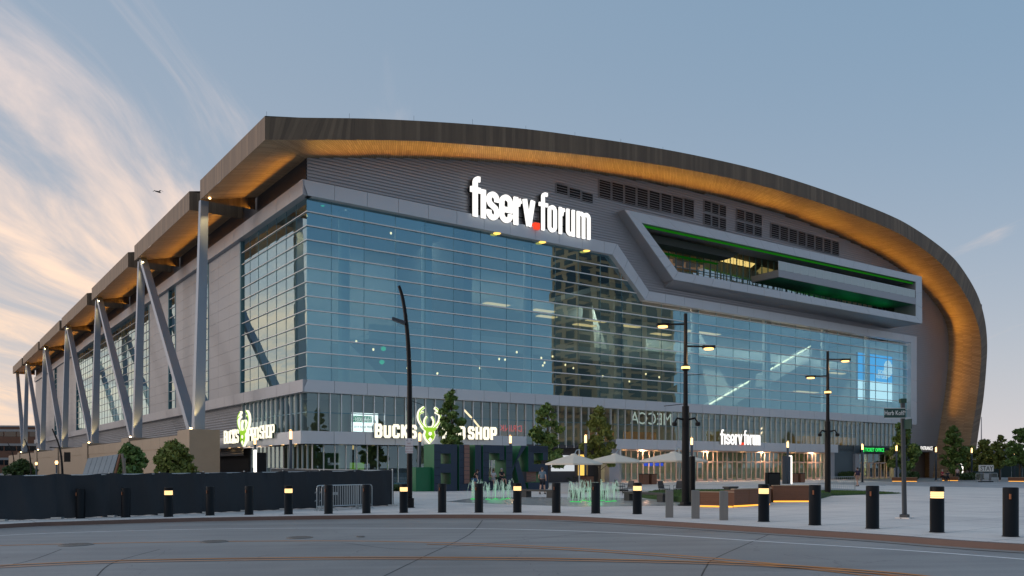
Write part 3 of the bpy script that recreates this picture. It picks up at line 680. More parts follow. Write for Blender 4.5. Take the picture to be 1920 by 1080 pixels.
# ---------------- main entrance: doors in pink bronze frames
EN = MB(); EN.box(38.2, 77.8, .18, .34, 2.42, 2.52); EN.box(38.2, 77.8, .18, .34, 3.68, 3.85); EN.box(38.2, 77.8, .15, .4, -.02, .06); EN = EN.build('entrance_screen', M_COPPER, AR)
nd = 21; sp = (77.8 - 38.2) / nd
dm = MB(); dm.box(0, .12, 0, .14, .06, 2.42); dm.box(.93, 1.05, 0, .14, .06, 2.42); dm.box(.12, .93, 0, .14, .06, .30); dm.box(.12, .93, 0, .14, 2.30, 2.42); dm = dm.mesh('door', M_COPPER)
hm = MB().tube([(.86, -.06, .8), (.86, -.06, 1.7)], .018, 6).mesh('door_handle', M_MULL)
for k in range(nd):
    a = 38.2 + k * sp
    d = link('door', dm, EN); d.location = (a + .04, .19, 0)
    h = link('door_handle', hm, EN); h.location = (a + .04, .19, 0)
    pane([(a + .16, .26, .3), (a + .97, .26, .3), (a + .97, .26, 2.3), (a + .16, .26, 2.3)], EN, G_LOW)
    pane([(a + 1.14, .26, .06), (a + sp - .05, .26, .06), (a + sp - .05, .26, 2.42), (a + 1.14, .26, 2.42)], EN, G_LOW)
    for q in (0, 1.09): MB().box(a + q - .035, a + q + .035, .16, .36, .06 if q == 0 else 2.52, 3.68).build('mullion', M_COPPER, EN)
    pane([(a + .05, .26, 2.52), (a + 1.05, .26, 2.52), (a + 1.05, .26, 3.68), (a + .05, .26, 3.68)], EN, G_LOW)
    pane([(a + 1.14, .26, 2.52), (a + sp - .05, .26, 2.52), (a + sp - .05, .26, 3.68), (a + 1.14, .26, 3.68)], EN, G_LOW)
# ticket office side
tw = MB(); tw.box(79.7, 85.2, .3, .6, 0, Z1); tw.box(97, 100.6, .2, .5, 0, Z1 + .2); tw.box(85.2, 97, .1, .5, 3.75, Z1); tw.build('ticket_wall', mat('blue_grey_wall', (.10, .135, .155), .6, var=.1), AR)
for q8, q9 in ((85.2, 86.2), (95.6, 97)): MB().box(q8, q9, -.1, .5, 0, 3.75).build('ticket_pier', M_GREYP, AR)
TK = MB(); TK.box(86.2, 95.6, .2, .34, 2.42, 2.5); TK = TK.build('ticket_screen', M_COPPER, AR)
for k in range(6):
    a = 86.25 + k * 1.56; d = link('door', dm, TK); d.location = (a, .2, 0)
    pane([(a + .12, .26, .3), (a + .93, .26, .3), (a + .93, .26, 2.3), (a + .12, .26, 2.3)], TK, G_LOW); pane([(a + .02, .26, 2.5), (a + 1.5, .26, 2.5), (a + 1.5, .26, 3.75), (a + .02, .26, 3.75)], TK, G_LOW)
    MB().box(a + 1.05, a + 1.12, .2, .34, 2.5, 3.75).build('mullion', M_COPPER, TK)
wl = MB(); wl.box(100.7, 107, 1.2, 1.5, 0, 4.2); wl.box(100.6, 100.9, -.2, 1.2, 0, 4.2); wl.build('alcove', mat('brown_alcove', (.16, .11, .085), .8, var=.1), AR)
alc = MB(); alc.box(99.2, 106.6, -.9, 1.2, 4.2, 4.45); alc.build('side_canopy', M_GREYP, AR)
# ---------------- louvres under the roof
LV = MB(); LV.box(28.3, 81.2, -.02, .1, 32.0, 32.05); LV = LV.build('louvre_rail', M_RIB, AR)
def louvre(a, b, z0, z1):
    m_ = MB(); m_.box(a, b, -.24, -.14, z0, z0 + .06); m_.box(a, b, -.24, -.14, z1 - .06, z1); m_.box(a, a + .06, -.24, -.14, z0 + .06, z1 - .06); m_.box(b - .06, b, -.24, -.14, z0 + .06, z1 - .06)
    m_.quad((a + .06, -.138, z0 + .06), (b - .06, -.138, z0 + .06), (b - .06, -.138, z1 - .06), (a + .06, -.138, z1 - .06), 1)
    z = z0 + .2
    while z < z1 - .15: m_.hexa([(a + .06, -.32, z - .05), (b - .06, -.32, z - .05), (b - .06, -.16, z + .04), (a + .06, -.16, z + .04), (a + .06, -.32, z - .02), (b - .06, -.32, z - .02), (b - .06, -.16, z + .07), (a + .06, -.16, z + .07)]); z += .28
    m_.build('louvre', [M_RIB, M_DARK], LV)
for k in range(3): louvre(28.5 + k * 1.82, 30.2 + k * 1.82, 31.75 - .1 * k, 32.95 - .1 * k)
for k in range(8): louvre(34.7 + k * 1.98, 36.55 + k * 1.98, 32.4 + .04 * k, 34.6 + .06 * k)
for k in range(3):
    for z0, z1 in ((32.3, 33.75), (33.95, 35.4)): louvre(52.2 + k * 1.43, 53.55 + k * 1.43, z0 - .05 * k, z1)
    for z0, z1 in ((32.45, 33.8), (34.0, 35.4)): louvre(58.4 + k * 1.77, 60.0 + k * 1.77, z0, z1)
for k in range(8): louvre(65.4 + k * 1.97, 67.2 + k * 1.97, 32.7 - .04 * k, 34.75 - .03 * k)
# ---------------- terrace box: silver frame turned a little off the wall, deck, rail, inner glazing
PO = [(37.4, 31.25), (44.9, 24.1), (94.7, 23.3), (94.6, 30.35)]; PI_ = [(39.95, 30.1), (45.6, 25.1), (93.1, 24.25), (93.1, 29.4)]
PHI = -.0628; TX = 45.1 - (45.1 * math.cos(PHI) + 1.5 * math.sin(PHI)); TY = -1.9 - (45.1 * math.sin(PHI) - 1.5 * math.cos(PHI))
def turn(o): o.location = (TX, TY, 0); o.rotation_euler = (0, 0, PHI); return o
def zl(x, z): return z - (x - 45) * .0168       # the box falls slightly to the right
tb = MB()
for i in range(4): tb.prism([PO[i], PO[(i + 1) % 4], PI_[(i + 1) % 4], PI_[i]], -1.5, 1.9)
TB = turn(tb.build('terrace_frame', M_GREYP, AR))
for i, n in ((0, 6), (1, 16), (2, 3), (3, 18)): band(PO[i], PO[(i + 1) % 4], PI_[(i + 1) % 4], PI_[i], n, -1.62, -1.502, TB, M_WHITE)
t2 = MB(); t2.prism([(45, 24.4), (93.2, 23.6), (93.2, 24.2), (45, 25.0)], 1.91, 7.5); t2.prism([(39, 30.4), (93.2, 29.5), (93.2, 29.8), (39, 30.7)], 1.91, 7.5); t2.box(93.2, 93.5, 1.91, 7.5, 23.7, 29.5); turn(t2.build('terrace_shell', mat('terrace_soffit', (.06, .07, .065), .5), AR))
und = MB(); und.hexa([(44.95, -1.5, zl(44.95, 24.05)), (94.6, -1.5, zl(94.6, 24.08)), (93.9, 3.6, 23.2), (45.2, .6, 23.4), (44.96, -1.5, zl(44.95, 24.09)), (94.6, -1.5, zl(94.6, 24.12)), (93.9, 3.6, 24.0), (45.2, .6, 24.2)]); turn(und.build('terrace_underside', M_GREYP, AR))
MB().prism([(40.2, 30.02), (92.9, 29.30), (92.9, 29.10), (40.4, 29.78)], -1.30, -1.18).build('green_glow_strip', M_GREEN, TB)
turn(MB().prism([(40.6, 29.75), (58, 29.4), (56.5, 28.55), (41.5, 28.8)], .3, 2.3).build('terrace_beam', mat('beam_dark', (.035, .045, .045), .5), AR))
MB().prism([(42, 28.55), (56.4, 28.3), (56, 28.05), (42.3, 28.3)], 2.32, 2.4).build('green_glow_strip', glow('dim_green', (.01, .16, .012), .2), TB)  # dim glowing band added in place of green light on the soffit
G_TERR = glass('terrace_glass', (.66, .76, .74), (.85, .95, 1.0), .46)
TG = MB(); TG.prism([(42, 27.05), (93, 26.4), (93, 26.48), (42, 27.13)], 2.6, 2.72); TG = turn(TG.build('terrace_window', M_MULLD, AR))
for k in range(42):
    a = 42 + k * 1.2; z0, z1, z2 = zl(a, 25.1), zl(a, 27.05), zl(a, 30.4); MB().box(a - .03, a + .03, 2.55, 2.72, z0, z2).build('mullion', M_MULLD, TG)
    for zz0, zz1 in ((z0, z1), (z1 + .1, z2)): pane(jig([(a + .03, 2.65, zz0), (a + 1.17, 2.65, zz0), (a + 1.17, 2.65, zz1), (a + .03, 2.65, zz1)], .004), TG, G_TERR)
dk = MB(); dk.hexa([(62.6, -2.1, 26.45), (92.4, -2.1, 25.85), (92.4, 2.5, 25.95), (62.6, 2.5, 26.55), (62.6, -2.1, 27.35), (92.4, -2.1, 26.8), (92.4, 2.5, 26.8), (62.6, 2.5, 27.35)]); DK = turn(dk.build('terrace_deck', M_GREYP, AR))
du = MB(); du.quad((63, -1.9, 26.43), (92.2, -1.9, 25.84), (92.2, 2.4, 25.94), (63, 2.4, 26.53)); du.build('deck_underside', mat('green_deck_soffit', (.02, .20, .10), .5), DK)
for k in range(20):
    a = 62.7 + k * 1.48; z0 = 27.36 - (a - 62.6) * .0185; MB().box(a - .02, a + .02, -2.04, -1.98, z0, z0 + 1.12).build('rail_post', M_MULL, DK)
    MB().box(a + .03, a + 1.45, -2.02, -2.0, z0 + .02, z0 + 1.08).build('rail_pane', mat('frosted_rail', (.50, .58, .58), .3, spec=.6), DK)
MB().prism([(62.6, 28.45), (92.3, 27.9), (92.3, 27.96), (62.6, 28.51)], -2.05, -1.97).build('handrail', M_MULL, DK)
def tl(p): c, s_ = math.cos(PHI), math.sin(PHI); return (TX + p[0] * c - p[1] * s_, TY + p[0] * s_ + p[1] * c, p[2])
for k in range(4): alight('terrace_green_light', tl((67 + k * 7, 1.0, 24.6)), 5, .3, 7, (.05, 1, .35), (0, -.1, 1))
for x_, w_, e_, c_ in ((60, 12, 520, (1, .66, .20)), (47, 8, 420, (1, .60, .40)), (75, 14, 120, (1, .7, .2))): alight('terrace_warm_light', tl((x_, 3.4, zl(x_, 30.1))), w_, 1.3, e_ * .16, c_, (0, .55, -1))
turn(MB().prism([(41, 24.5), (93, 23.8), (93, 29.5), (41, 30.4)], 5.6, 5.8).build('terrace_back_wall', mat('amber_wall', (.62, .52, .38), .7), AR))
SOFE = 9.0
# ---------------- amber cove lights washing the timber soffit
acc = 0.; nxt = 1.5
for i in range(len(wc_) - 8):
    seg = (wc_[i + 1] - wc_[i]).length
    while acc + seg > nxt:
        w0 = wc_[i].lerp(wc_[i + 1], (nxt - acc) / seg); tn = (wc_[i + 1] - wc_[i]).normalized(); inw = Vector((tn.z, 0, -tn.x))
        b0 = min(bc_, key=lambda q: abs((q - w0).dot(tn)) + (0 if (q - w0).length < 14 else 99))
        p = Vector((w0.x, -.8, w0.z)) + inw * 1.7; d_ = (b0.lerp(w0, .22) - p).normalized()
        L = bpy.data.lights.new('soffit_light', 'AREA'); L.shape = 'RECTANGLE'; L.size = 3.4; L.size_y = .12; L.energy = SOFE * 3.4 * (1 if nxt < 116 else .75); L.color = (1, .45, .045); L.spread = R(140)
        o = bpy.data.objects.new('soffit_light', L); COL.objects.link(o); o.parent = AR; o.location = p
        zz = -d_; yy = zz.cross(tn).normalized(); xx = yy.cross(zz); o.rotation_euler = Matrix((xx, yy, zz)).transposed().to_euler()
        nxt += 3.5
    acc += seg
for k, (a, b) in enumerate(SEG):
    nl = 4
    for q in range(nl):
        v_ = a + (b - a) * (q + .5) / nl
        if k == 0 and v_ < 0: continue
        alight('eave_light', (-.7, v_, 28.3), .12, (b - a) / nl, 8 * (b - a) / nl, (1, .48, .06), (-3.0, 0, .55)).data.spread = R(110)
# ---------------- interior
it = MB(); it.box(.3, 101, .3, 22, Z3 - .75, Z3 - .2); it.box(.3, 101, .3, 22, 4.1, 4.6); it.box(.3, 110, .3, 60, -.2, .02); it.build('floor_slab', M_CONC, AR)
iw = MB(); iw.box(.5, 101, 15, 15.4, Z3, 27.4); iw.box(.5, 100, 12, 12.3, 4.6, 8.8); iw.box(24, 100, 10, 10.3, 0, 4.1); iw.box(100.2, 100.6, .3, 16, Z3, 22.4); iw.build('interior_wall', mat('interior_grey', (.42, .44, .43), .7), AR)
iw = MB(); iw.box(.9, 24, 8, 8.3, 0, 4.1); iw.build('shop_wall', mat('shop_dark', (.05, .055, .05), .8), AR)
ic = MB(); ic.box(.3, 37, .4, 15, 26.6, 27.2); ic.box(37, 101, .4, 15, 22.6, 23.2); ic.box(.3, 18, 18.6, 130, 20, 20.3); ic.build('interior_ceiling', mat('interior_ceiling', (.22, .235, .24), .8), AR)
is_ = MB(); is_.box(17, 18, .5, 130, Z3 - .3, 26); is_.build('interior_partition', mat('interior_dark', (.08, .09, .095), .8), AR)
for a, z0, z1, b, c in ((10, 15.2, 15.7, 60, 8), (20, 20.4, 20.9, 40, 9), (52, 17.6, 18.0, 99, 10)):
    m_ = MB(); m_.box(a, b, c, 15, z0, z1); m_.box(a, b, c - .05, c, z0, z1 + 1.1); m_.build('gallery', mat('gallery_paint', (.52, .56, .56), .6), AR)
for u_ in [F(x_, 700, 3.2)[0] for x_ in (645, 800, 990, 1160, 1303, 1437, 1546)] + [F(1626, 700, 1.6)[0]]:
    MB().lathe([(.55 if u_ < 85 else .4, 0), (.55 if u_ < 85 else .4, 26.4 if u_ < 37 else 22.4)], n=16, c=(u_, 3.2 if u_ < 85 else 1.6, .02)).build('interior_column', M_INTW, AR)
for (x0, y0), (x1, y1) in (((1330, 758), (1408, 713)), ((1437, 697), (1522, 648))):
    a = F(x0, y0, 9); b = F(x1, y1, 9); m_ = MB(); m_.prism([(a[0], a[1] - 2.2), (b[0], b[1] - 2.2), (b[0], b[1] - .3), (a[0], a[1] - .3)], 9.1, 11); e_ = m_.build('escalator', M_INTW, AR)
    for q in range(6):
        t0, t1 = q / 6 + .01, (q + 1) / 6 - .02; P = lambda t: (a[0] + (b[0] - a[0]) * t, a[1] + (b[1] - a[1]) * t)
        MB().prism([(P(t0)[0], P(t0)[1] - .1), (P(t1)[0], P(t1)[1] - .1), (P(t1)[0], P(t1)[1] + .1), (P(t0)[0], P(t0)[1] + .1)], 9.0, 9.08).build('handrail_light', glow('handrail_glow', (1, .86, .55), 2.2), e_)
for (x0, y0), (x1, y1) in (((870, 768), (886, 785)), ((888, 787), (900, 802)), ((1426, 806), (1432, 800)), ((1426, 814), (1432, 808))):
    a = F(x0, y0, 4); b = F(x1, y1, 4); MB().prism([(a[0], a[1] - .12), (b[0], b[1] - .12), (b[0], b[1] + .12), (a[0], a[1] + .12)], 4, 4.08).build('handrail_light', glow('handrail_warm', (1, .62, .36), 2.4), AR)
for (x0, y0), (x1, y1), (x2, y2), vv_ in (((800, 560), (960, 752), (850, 752), 9), ((1110, 570), (1170, 750), (1120, 750), 9), ((1300, 600), (1385, 760), (1330, 760), 11), ((650, 640), (740, 730), (660, 730), 10)):
    MB().prism([F(x0, y0, vv_), F(x1, y1, vv_), F(x2, y2, vv_)], vv_, 14.5).build('raking_beam', mat('raker', (.62, .62, .58), .7), AR)
pm = MB().lathe([(.03, -.15), (.09, -.09), (.11, 0), (.08, .09), (.02, .12)], n=10).mesh('pendant_lamp', glow('pendant_glow', (1, .66, .34), 2.4))
for x, y in ((641, 424), (733, 437), (837, 471), (609, 383), (969, 660), (936, 673), (947, 674), (1015, 671), (1036, 668), (1021, 680), (1018, 685), (1060, 684), (1211, 701), (1236, 707), (874, 728), (1075, 690), (806, 662), (820, 700), (900, 690), (668, 640), (700, 655), (764, 690), (640, 700), (1130, 705), (1180, 715)):
    a = F(x, y, 5); l = link('pendant_lamp', pm, AR); l.location = (a[0], 5, a[1])
for x, y, w_ in ((930, 571, 3.2), (1018, 583, 3), (1024, 594, 2.6), (1095, 610, 3.2), (1118, 602, 3), (1180, 612, 3), (1238, 627, 3), (1300, 622, 3), (1330, 626, 3.5), (1568, 700, 3.6), (1510, 735, 5)):
    a = F(x, y, 7); MB().box(a[0] - w_ / 2, a[0] + w_ / 2, 6.4, 7.4, a[1] - .04, a[1] + .04).build('ceiling_light', glow('ceiling_panel_glow', (1, .60, .28), 1.1), AR)
for k in range(4): alight('atrium_light', (5 + k * 9, 8, 26.5), 5, 1.2, 300, (1, .9, .76))
for k in range(6): alight('atrium_light', (43 + k * 10, 7, 22.5), 5, 1.2, 430, (1, .90, .76))
for k in range(12): alight('concourse_light', (4 + k * 8.2, 6, 8.6), 4, .6, 100 if k > 3 else 22, (1, .74, .44))
for k in range(8): alight('lobby_light', (28 + k * 7.5, 5, 4.0), 3, .6, 110, (1, .78, .44))
for k in range(3): alight('shop_light', (4 + k * 7, 5, 3.7), 1.5, .4, 20, (1, .85, .6))
alight('ticket_light', (91, 4, 3.9), 6, .6, 260, (1, .72, .2))
for a, b, z0, z1, c in ((26, 33, 5.0, 6.3, (.55, .28, .08)), (40, 52, 5.0, 6.4, (.42, .22, .09)), (82, 98, 5.0, 6.6, (.40, .24, .10)), (62, 76, 5.0, 6.8, (.25, .2, .1))):
    MB().box(a, b, 8, 8.6, z0, z1).build('bar_counter', mat('bar_%d' % a, c, .6, var=.4, vscale=1.2), AR)
# screens inside
SV = 3.0
a = F(1608, 660, SV); b = F(1683, 755, SV)
scm = MB(); scm.box(a[0], b[0], SV, SV + .3, b[1], a[1]); SC = scm.build('video_screen', M_DARK, AR)
zm = a[1] + (b[1] - a[1]) * .58
MB().box(a[0] + .05, b[0] - .05, SV - .06, SV - .02, zm, a[1] - .05).build('screen_image', glow('screen_blue', (.0, .36, .85), 1.1), SC)
MB().box(a[0] + .05, b[0] - .05, SV - .06, SV - .02, b[1] + .05, zm - .01).build('screen_image', glow('screen_white', (.85, .95, 1), 1.3), SC)
text_obj('screen_text', 'son', 1.5, M_WHITEL, SC, (F(1652, 702, SV)[0], SV - .1, F(1652, 702, SV)[1]), FR); text_obj('screen_text', 'ntrols', 1.5, M_WHITEL, SC, (F(1651, 710, SV)[0], SV - .1, F(1651, 710, SV)[1]), FR)
gm = MB(); gc = F(1664, 692, SV)
for k in range(-4, 5):
    hw = math.sqrt(1 - (k / 5) ** 2) * 1.35; stroke(gm, [(gc[0] + k * .26 + .15 * k * .0 - .0, gc[1] - hw), (gc[0] + k * .26, gc[1] + hw)], .13, SV - .12 - .002 * k, SV - .08)
gm.build('screen_emblem', M_WHITEL, SC)
a = F(658, 773, 1.2); b = F(709, 811, 1.2)
PS = MB().box(a[0], b[0], 1.2, 1.4, b[1], a[1]).build('poster_screen', M_DARK, AR)
MB().box(a[0] + .03, b[0] - .03, 1.15, 1.18, b[1] + .03, a[1] - .03).build('screen_image', glow('poster_white', (.9, .9, .9), 2.2), PS)
gb = F(658, 779, 1.1)[1]; ge = F(658, 791, 1.1)[1]
MB().box(a[0] + .03, a[0] + (b[0] - a[0]) * .75, 1.11, 1.14, ge, gb).build('poster_band', glow('poster_green', (.0, .16, .07), 1.4), PS)
cxp = a[0] + (b[0] - a[0]) * .42
text_obj('poster_text', 'CONGRATS', .42, M_WHITEL, PS, (cxp, 1.09, gb - .38), FR); text_obj('poster_text', 'GIANNIS', .42, M_WHITEL, PS, (cxp, 1.09, ge + .05), FR)
text_obj('poster_text', '2019 NBA MVP', .30, mat('poster_ink', (.1, .1, .1)), PS, (cxp, 1.09, ge - .55), FR)
pp = MB().lathe([(.3, -1.2), (.42, -.6), (.3, -.2), (.16, -.1), (.22, .1), (.2, .3), (.05, .42)], n=12); pp.v = [(x * .6 + b[0] - .45, 1.1 + y * .02, z_ * .8 + ge - .05) for x, y, z_ in pp.v]; pp.build('poster_figure', mat('poster_brown', (.25, .12, .08)), PS)
q = F(1230, 790, 1.2); text_obj('window_lettering', 'MECCA', 2.1, glow('pale_neon', (.75, .75, .68), .7), AR, (F(1222, 796, 1.2)[0], 1.2, F(1222, 796, 1.2)[1]), (R(90), 0, R(180)))
q = F(958, 809, 1.2); text_obj('window_lettering', 'DRINK', 1.0, glow('red_neon', (.9, .05, .03), .8), AR, (q[0], 1.2, q[1]), (R(90), 0, R(180)))
a = F(1228, 869, 3); MB().box(a[0], a[0] + 3.5, 5, 5.1, 1.9, 2.3).build('blue_sign', glow('blue_glow', (.02, .1, .9), 1.0), AR)
a = F(1033, 876, 2.0)
WS = MB().box(a[0], a[0] + 3.3, 1.86, 1.98, 1.3, 3.1).build('window_display', glow('display_white', (.9, .95, 1), .55), AR); MB().box(a[0] + 3.95, a[0] + 5.2, 1.86, 1.98, .8, 3.2).build('window_display', glow('display_amber', (1, .6, .12), 1.0), AR)
# shop goods: dark clothes rails and a lime panel seen through the glass
MB().box(*sorted((F(655, 870, 4)[0], F(683, 870, 4)[0])), 4, 4.1, .3, 2.2).build('lime_panel', glow('lime_panel', (.22, .42, .02), .45), AR)
for k in range(9): MB().box(8 + k * 1.5, 9.2 + k * 1.5, 4.6, 5.2, .1, 1.3 + .2 * (k % 3)).build('clothes_rack', mat('rack_%d' % (k % 3), ((.02, .05, .04), (.10, .09, .08), (.04, .04, .05))[k % 3]), AR)
for x_, y_ in ((932, 428), (1017, 445), (1100, 460)):
    a = F(x_, y_, -.25); MB().lathe([(.35, -.05), (.4, 0)], n=12, c=(a[0], -.25, Z4 - .01)).build('downlight', glow('amber_spot', (1, .60, .12), 1.6), FRM)
for x_, y_, c_, nm in ((605, 383, (.02, .5, .2), 'green_spot'), (648, 390, (.6, .6, .5), 'cream_spot'), (719, 654, (.02, .5, .2), 'green_spot'), (716, 679, (.02, .5, .2), 'green_spot')):
    a = F(x_, y_, 3); MB().lathe([(.08, -.22), (.24, -.1), (.26, .1), (.08, .22)], n=12, c=(a[0], 3, a[1])).build('projection_glow', glow(nm, c_, .8), AR)  # added glowing bodies standing in for green and cream projections on the panes
# ---------------- lightning rods, arch camera
for x, y in ((500, 219), (655, 222), (776, 226), (886, 232), (986, 244), (1078, 256), (1164, 268), (1243, 283)):
    a = F(x, y, -3.2); MB().tube([(a[0], -3.2, a[1] - .4), (a[0], -3.2, a[1] + .45)], .012, 5).build('lightning_rod', M_BLACK, AR)
a = F(1832, 571, -3.5); MB().tube([(a[0] - .5, -3.55, a[1]), (a[0] + 1.3, -3.55, a[1] + .1), (a[0] + 1.35, -3.55, a[1] - .5)], .1, 6).build('security_camera', M_BLACK, AR)
# ---------------- write out panes and plates
PANES.sort(key=lambda p: -area(p[0])); PANELS.sort(key=lambda p: -area([p[0][0], p[0][1], p[0][5], p[0][4]]))
rest = {}
for i, (q, par, m) in enumerate(PANES):
    if i < 290: mb = MB(); mb.quad(*q); mb.build('glass_pane', m, par)
    else: mb = rest.setdefault(m.name, MB()); mb.quad(*q)
for k, mb in rest.items(): tag(mb.build('distant_glass_panes', MT[k], AR), kind='stuff')
rest = {}
for i, (p, par, m) in enumerate(PANELS):
    if i < 295: mb = MB(); mb.hexa(p); mb.build('metal_panel', m, par)
    else: mb = rest.setdefault(m.name, MB()); mb.hexa(p)
for k, mb in rest.items(): tag(mb.build('distant_metal_panels', MT[k], AR), kind='stuff')
# ================================================================== illuminated signs
def sign_root(name, label): return thing(name, Wd(0, 0, 0), TH, label, 'sign')
def arc(cx, cz, rx, rz, a0, a1, n=10): return [(cx + rx * math.cos(R(a0 + (a1 - a0) * k / n)), cz + rz * math.sin(R(a0 + (a1 - a0) * k / n))) for k in range(n + 1)]
def wordmark(root, X, zb, H, v, dep, wb, wl, m, mred, back):
    # X: function from the lettering's own 0..1600 scale to u
    def L(name, strokes, w, closed=()):
        mb = MB()
        for i, s in enumerate(strokes): stroke(mb, s, w, v - .003 * i, v + dep * .35, 0, i in closed)
        o = mb.build(name, m, root)
        mb = MB()
        for i, s in enumerate(strokes): stroke(mb, s, w * .96, v + dep * .36 + .003 * i, v + dep, 0, i in closed)
        mb.build('letter_can', back, o)
    T = 1.40 * H
    def f(x0, xs, x1, xr, w):
        r = w * .72; L('letter', [[(X(xs), zb), (X(xs), zb + T - w * .42 - r)] + arc(X(xs) + r, zb + T - w * .42 - r, r, r, 170, 90, 6) + [(max(X(xr), X(xs) + r + .12 * w), zb + T - w * .42)], [(X(x0), zb + H - w * .36), (X(x1), zb + H - w * .36)]], w)
    def o_(x0, x1, w): a, b = X(x0) + w / 2, X(x1) - w / 2; c, r = (a + b) / 2, (b - a) / 2; return arc(c, zb + H - w / 2 - r, r, r, 0, 180, 10) + arc(c, zb + w / 2 + r, r, r, 180, 360, 10)
    f(165, 228, 298, 292, wb)
    L('letter', [[(X(337), zb), (X(337), zb + H)]], wb)
    a, b = X(383) + wb / 2, X(545) - wb / 2; c, r = (a + b) / 2, (b - a) / 2
    L('letter', [[(b, zb + H * .66)] + arc(c, zb + H - wb / 2 - r, r, r, 0, 180, 10) + [(a, zb + H * .66), (a + r * .35, zb + H * .56), (b - r * .35, zb + H * .43), (b, zb + H * .33)] + arc(c, zb + wb / 2 + r, r, r, 0, -180, 10) + [(a, zb + H * .34)]], wb)
    a, b = X(555) + wb / 2, X(725) - wb / 2; c, r = (a + b) / 2, (b - a) / 2
    L('letter', [[(a + wb / 2, zb + H * .47), (b, zb + H * .47), (b, zb + H * .6)] + arc(c, zb + H - wb / 2 - r, r, r, 0, 180, 10) + arc(c, zb + wb / 2 + r, r, r, 180, 360, 10) + [(b, zb + H * .33)]], wb)
    def r_(xs, xr, w): L('letter', [[(X(xs), zb), (X(xs), zb + H)], [(X(xs) + w * .45, zb + H * .70)] + [(X(xs) + w * .5, zb + H * .78), (X(xs) + w * .75, zb + H - w * .75), (X(xr), zb + H - w * .55)]], w)
    r_(770, 838, wb)
    L('letter', [[(X(888), zb + H), (X(942), zb + wb * .25)], [(X(998), zb + H), (X(946), zb + wb * .25)]], wb * .95)
    mb = MB(); mb.box(X(1019), X(1086), v, v + dep, zb, zb + (X(1086) - X(1019)) * .98); mb.build('square_dot', mred, root)
    f(1080, 1133, 1195, 1190, wl)
    L('letter', [o_(1200, 1312, wl)], wl, (0,))
    r_(1364, 1418, wl)
    a, b = X(1445) + wl / 2, X(1553) - wl / 2; c, r = (a + b) / 2, (b - a) / 2
    L('letter', [[(a, zb + H)] + arc(c, zb + wl / 2 + r, r, r, 180, 360, 10) + [(b, zb + H)], [(b + .002, zb), (b + .002, zb + H * .3)]], wl)
    a, b = X(1585) + wl / 2, X(1760) - wl / 2; c = (a + b) / 2; r = (c - a) / 2
    L('letter', [[(a, zb), (a, zb + H)], [(a + .01, zb + H * .7)] + arc(a + r, zb + H - wl / 2 - r, r, r, 180, 0, 8) + [(c, zb)], [(c + .01, zb + H * .7)] + arc(c + r, zb + H - wl / 2 - r, r, r, 180, 0, 8) + [(b, zb)]], wl)
M_CAN = mat('black_letter_can', (.012, .012, .013), .5)
rt = sign_root('arena_sign', 'giant white illuminated fiserv.forum lettering above the great glass window')
wordmark(rt, lambda q: F(860 + q / 7.111, 400, -.95)[0], 27.18, 2.9, -.95, .6, .54, .38, M_WHITEL, M_REDL, M_CAN)
rk = MB(); rk.box(17.2, 32.8, -.34, -.28, 28.2, 28.3); rk.box(17.2, 32.8, -.34, -.28, 29.2, 29.3); rk.build('mounting_rail', M_CAN, rt)
rt2 = sign_root('arena_sign', 'small white illuminated fiserv.forum lettering over the entrance doors')
e0, e1 = F(1351, 820, -1.2)[0], F(1426, 820, -1.2)[0]
wordmark(rt2, lambda q: e0 + (q - 165) / (1760 - 165) * (e1 - e0), 4.62, 1.36, -1.2, .25, .25, .18, M_WHITEL, M_REDL, M_CAN)
BLK = {'B': [[(0, 0), (0, 1), (.8, 1), (1, .88), (1, .64), (.86, .52), (1, .40), (1, .12), (.8, 0), (0, 0)], [(.1, .52), (.86, .52)]],
       'U': [[(0, 1), (0, .1), (.15, 0), (.85, 0), (1, .1), (1, 1)]], 'C': [[(1, .68), (1, .9), (.85, 1), (.15, 1), (0, .9), (0, .1), (.15, 0), (.85, 0), (1, .1), (1, .32)]],
       'K': [[(0, -.11), (0, 1.11)], [(.12, .45), (1, 1.08)], [(.35, .58), (1, -.08)]], 'S': [[(1, .70), (1, .9), (.85, 1), (.15, 1), (0, .9), (0, .64), (.15, .53), (.85, .47), (1, .36), (1, .1), (.85, 0), (.15, 0), (0, .1), (0, .30)]],
       'P': [[(0, -.11), (0, 1), (.85, 1), (1, .9), (1, .52), (.85, .42), (.05, .42)]], 'R': [[(0, -.11), (0, 1), (.85, 1), (1, .9), (1, .55), (.85, .45), (.05, .45)], [(.5, .42), (1, -.1)]],
       'O': [[(.15, 1), (0, .9), (0, .1), (.15, 0), (.85, 0), (1, .1), (1, .9), (.85, 1)]], 'H': [[(0, -.11), (0, 1.11)], [(1, -.11), (1, 1.11)], [(.08, .5), (.92, .5)]]}
def block_word(root, s, a0, a1, zb, H, v, dep, w, m, back):      # letters laid evenly from a0 to a1 (root-local x)
    n = len(s); pitch = (a1 - a0) / n
    for i, ch in enumerate(s):
        x0, x1 = a0 + pitch * i + pitch * .08 + w / 2, a0 + pitch * (i + 1) - pitch * .08 - w / 2
        def mk(d0, d1, ww):
            mb = MB()
            for k, st in enumerate(BLK[ch]): 
                cl = st[0] == st[-1] or ch == 'O'; P = st[:-1] if st[0] == st[-1] else st
                stroke(mb, [(x0 + p[0] * (x1 - x0), zb + w / 2 + p[1] * (H - w)) for p in P], ww, d0 - .003 * k, d1, 0, cl)
            return mb
        o = mk(v, v + dep * .35, w).build('letter', m, root); mk(v + dep * .36, v + dep, w * .95).build('letter_can', back, o)
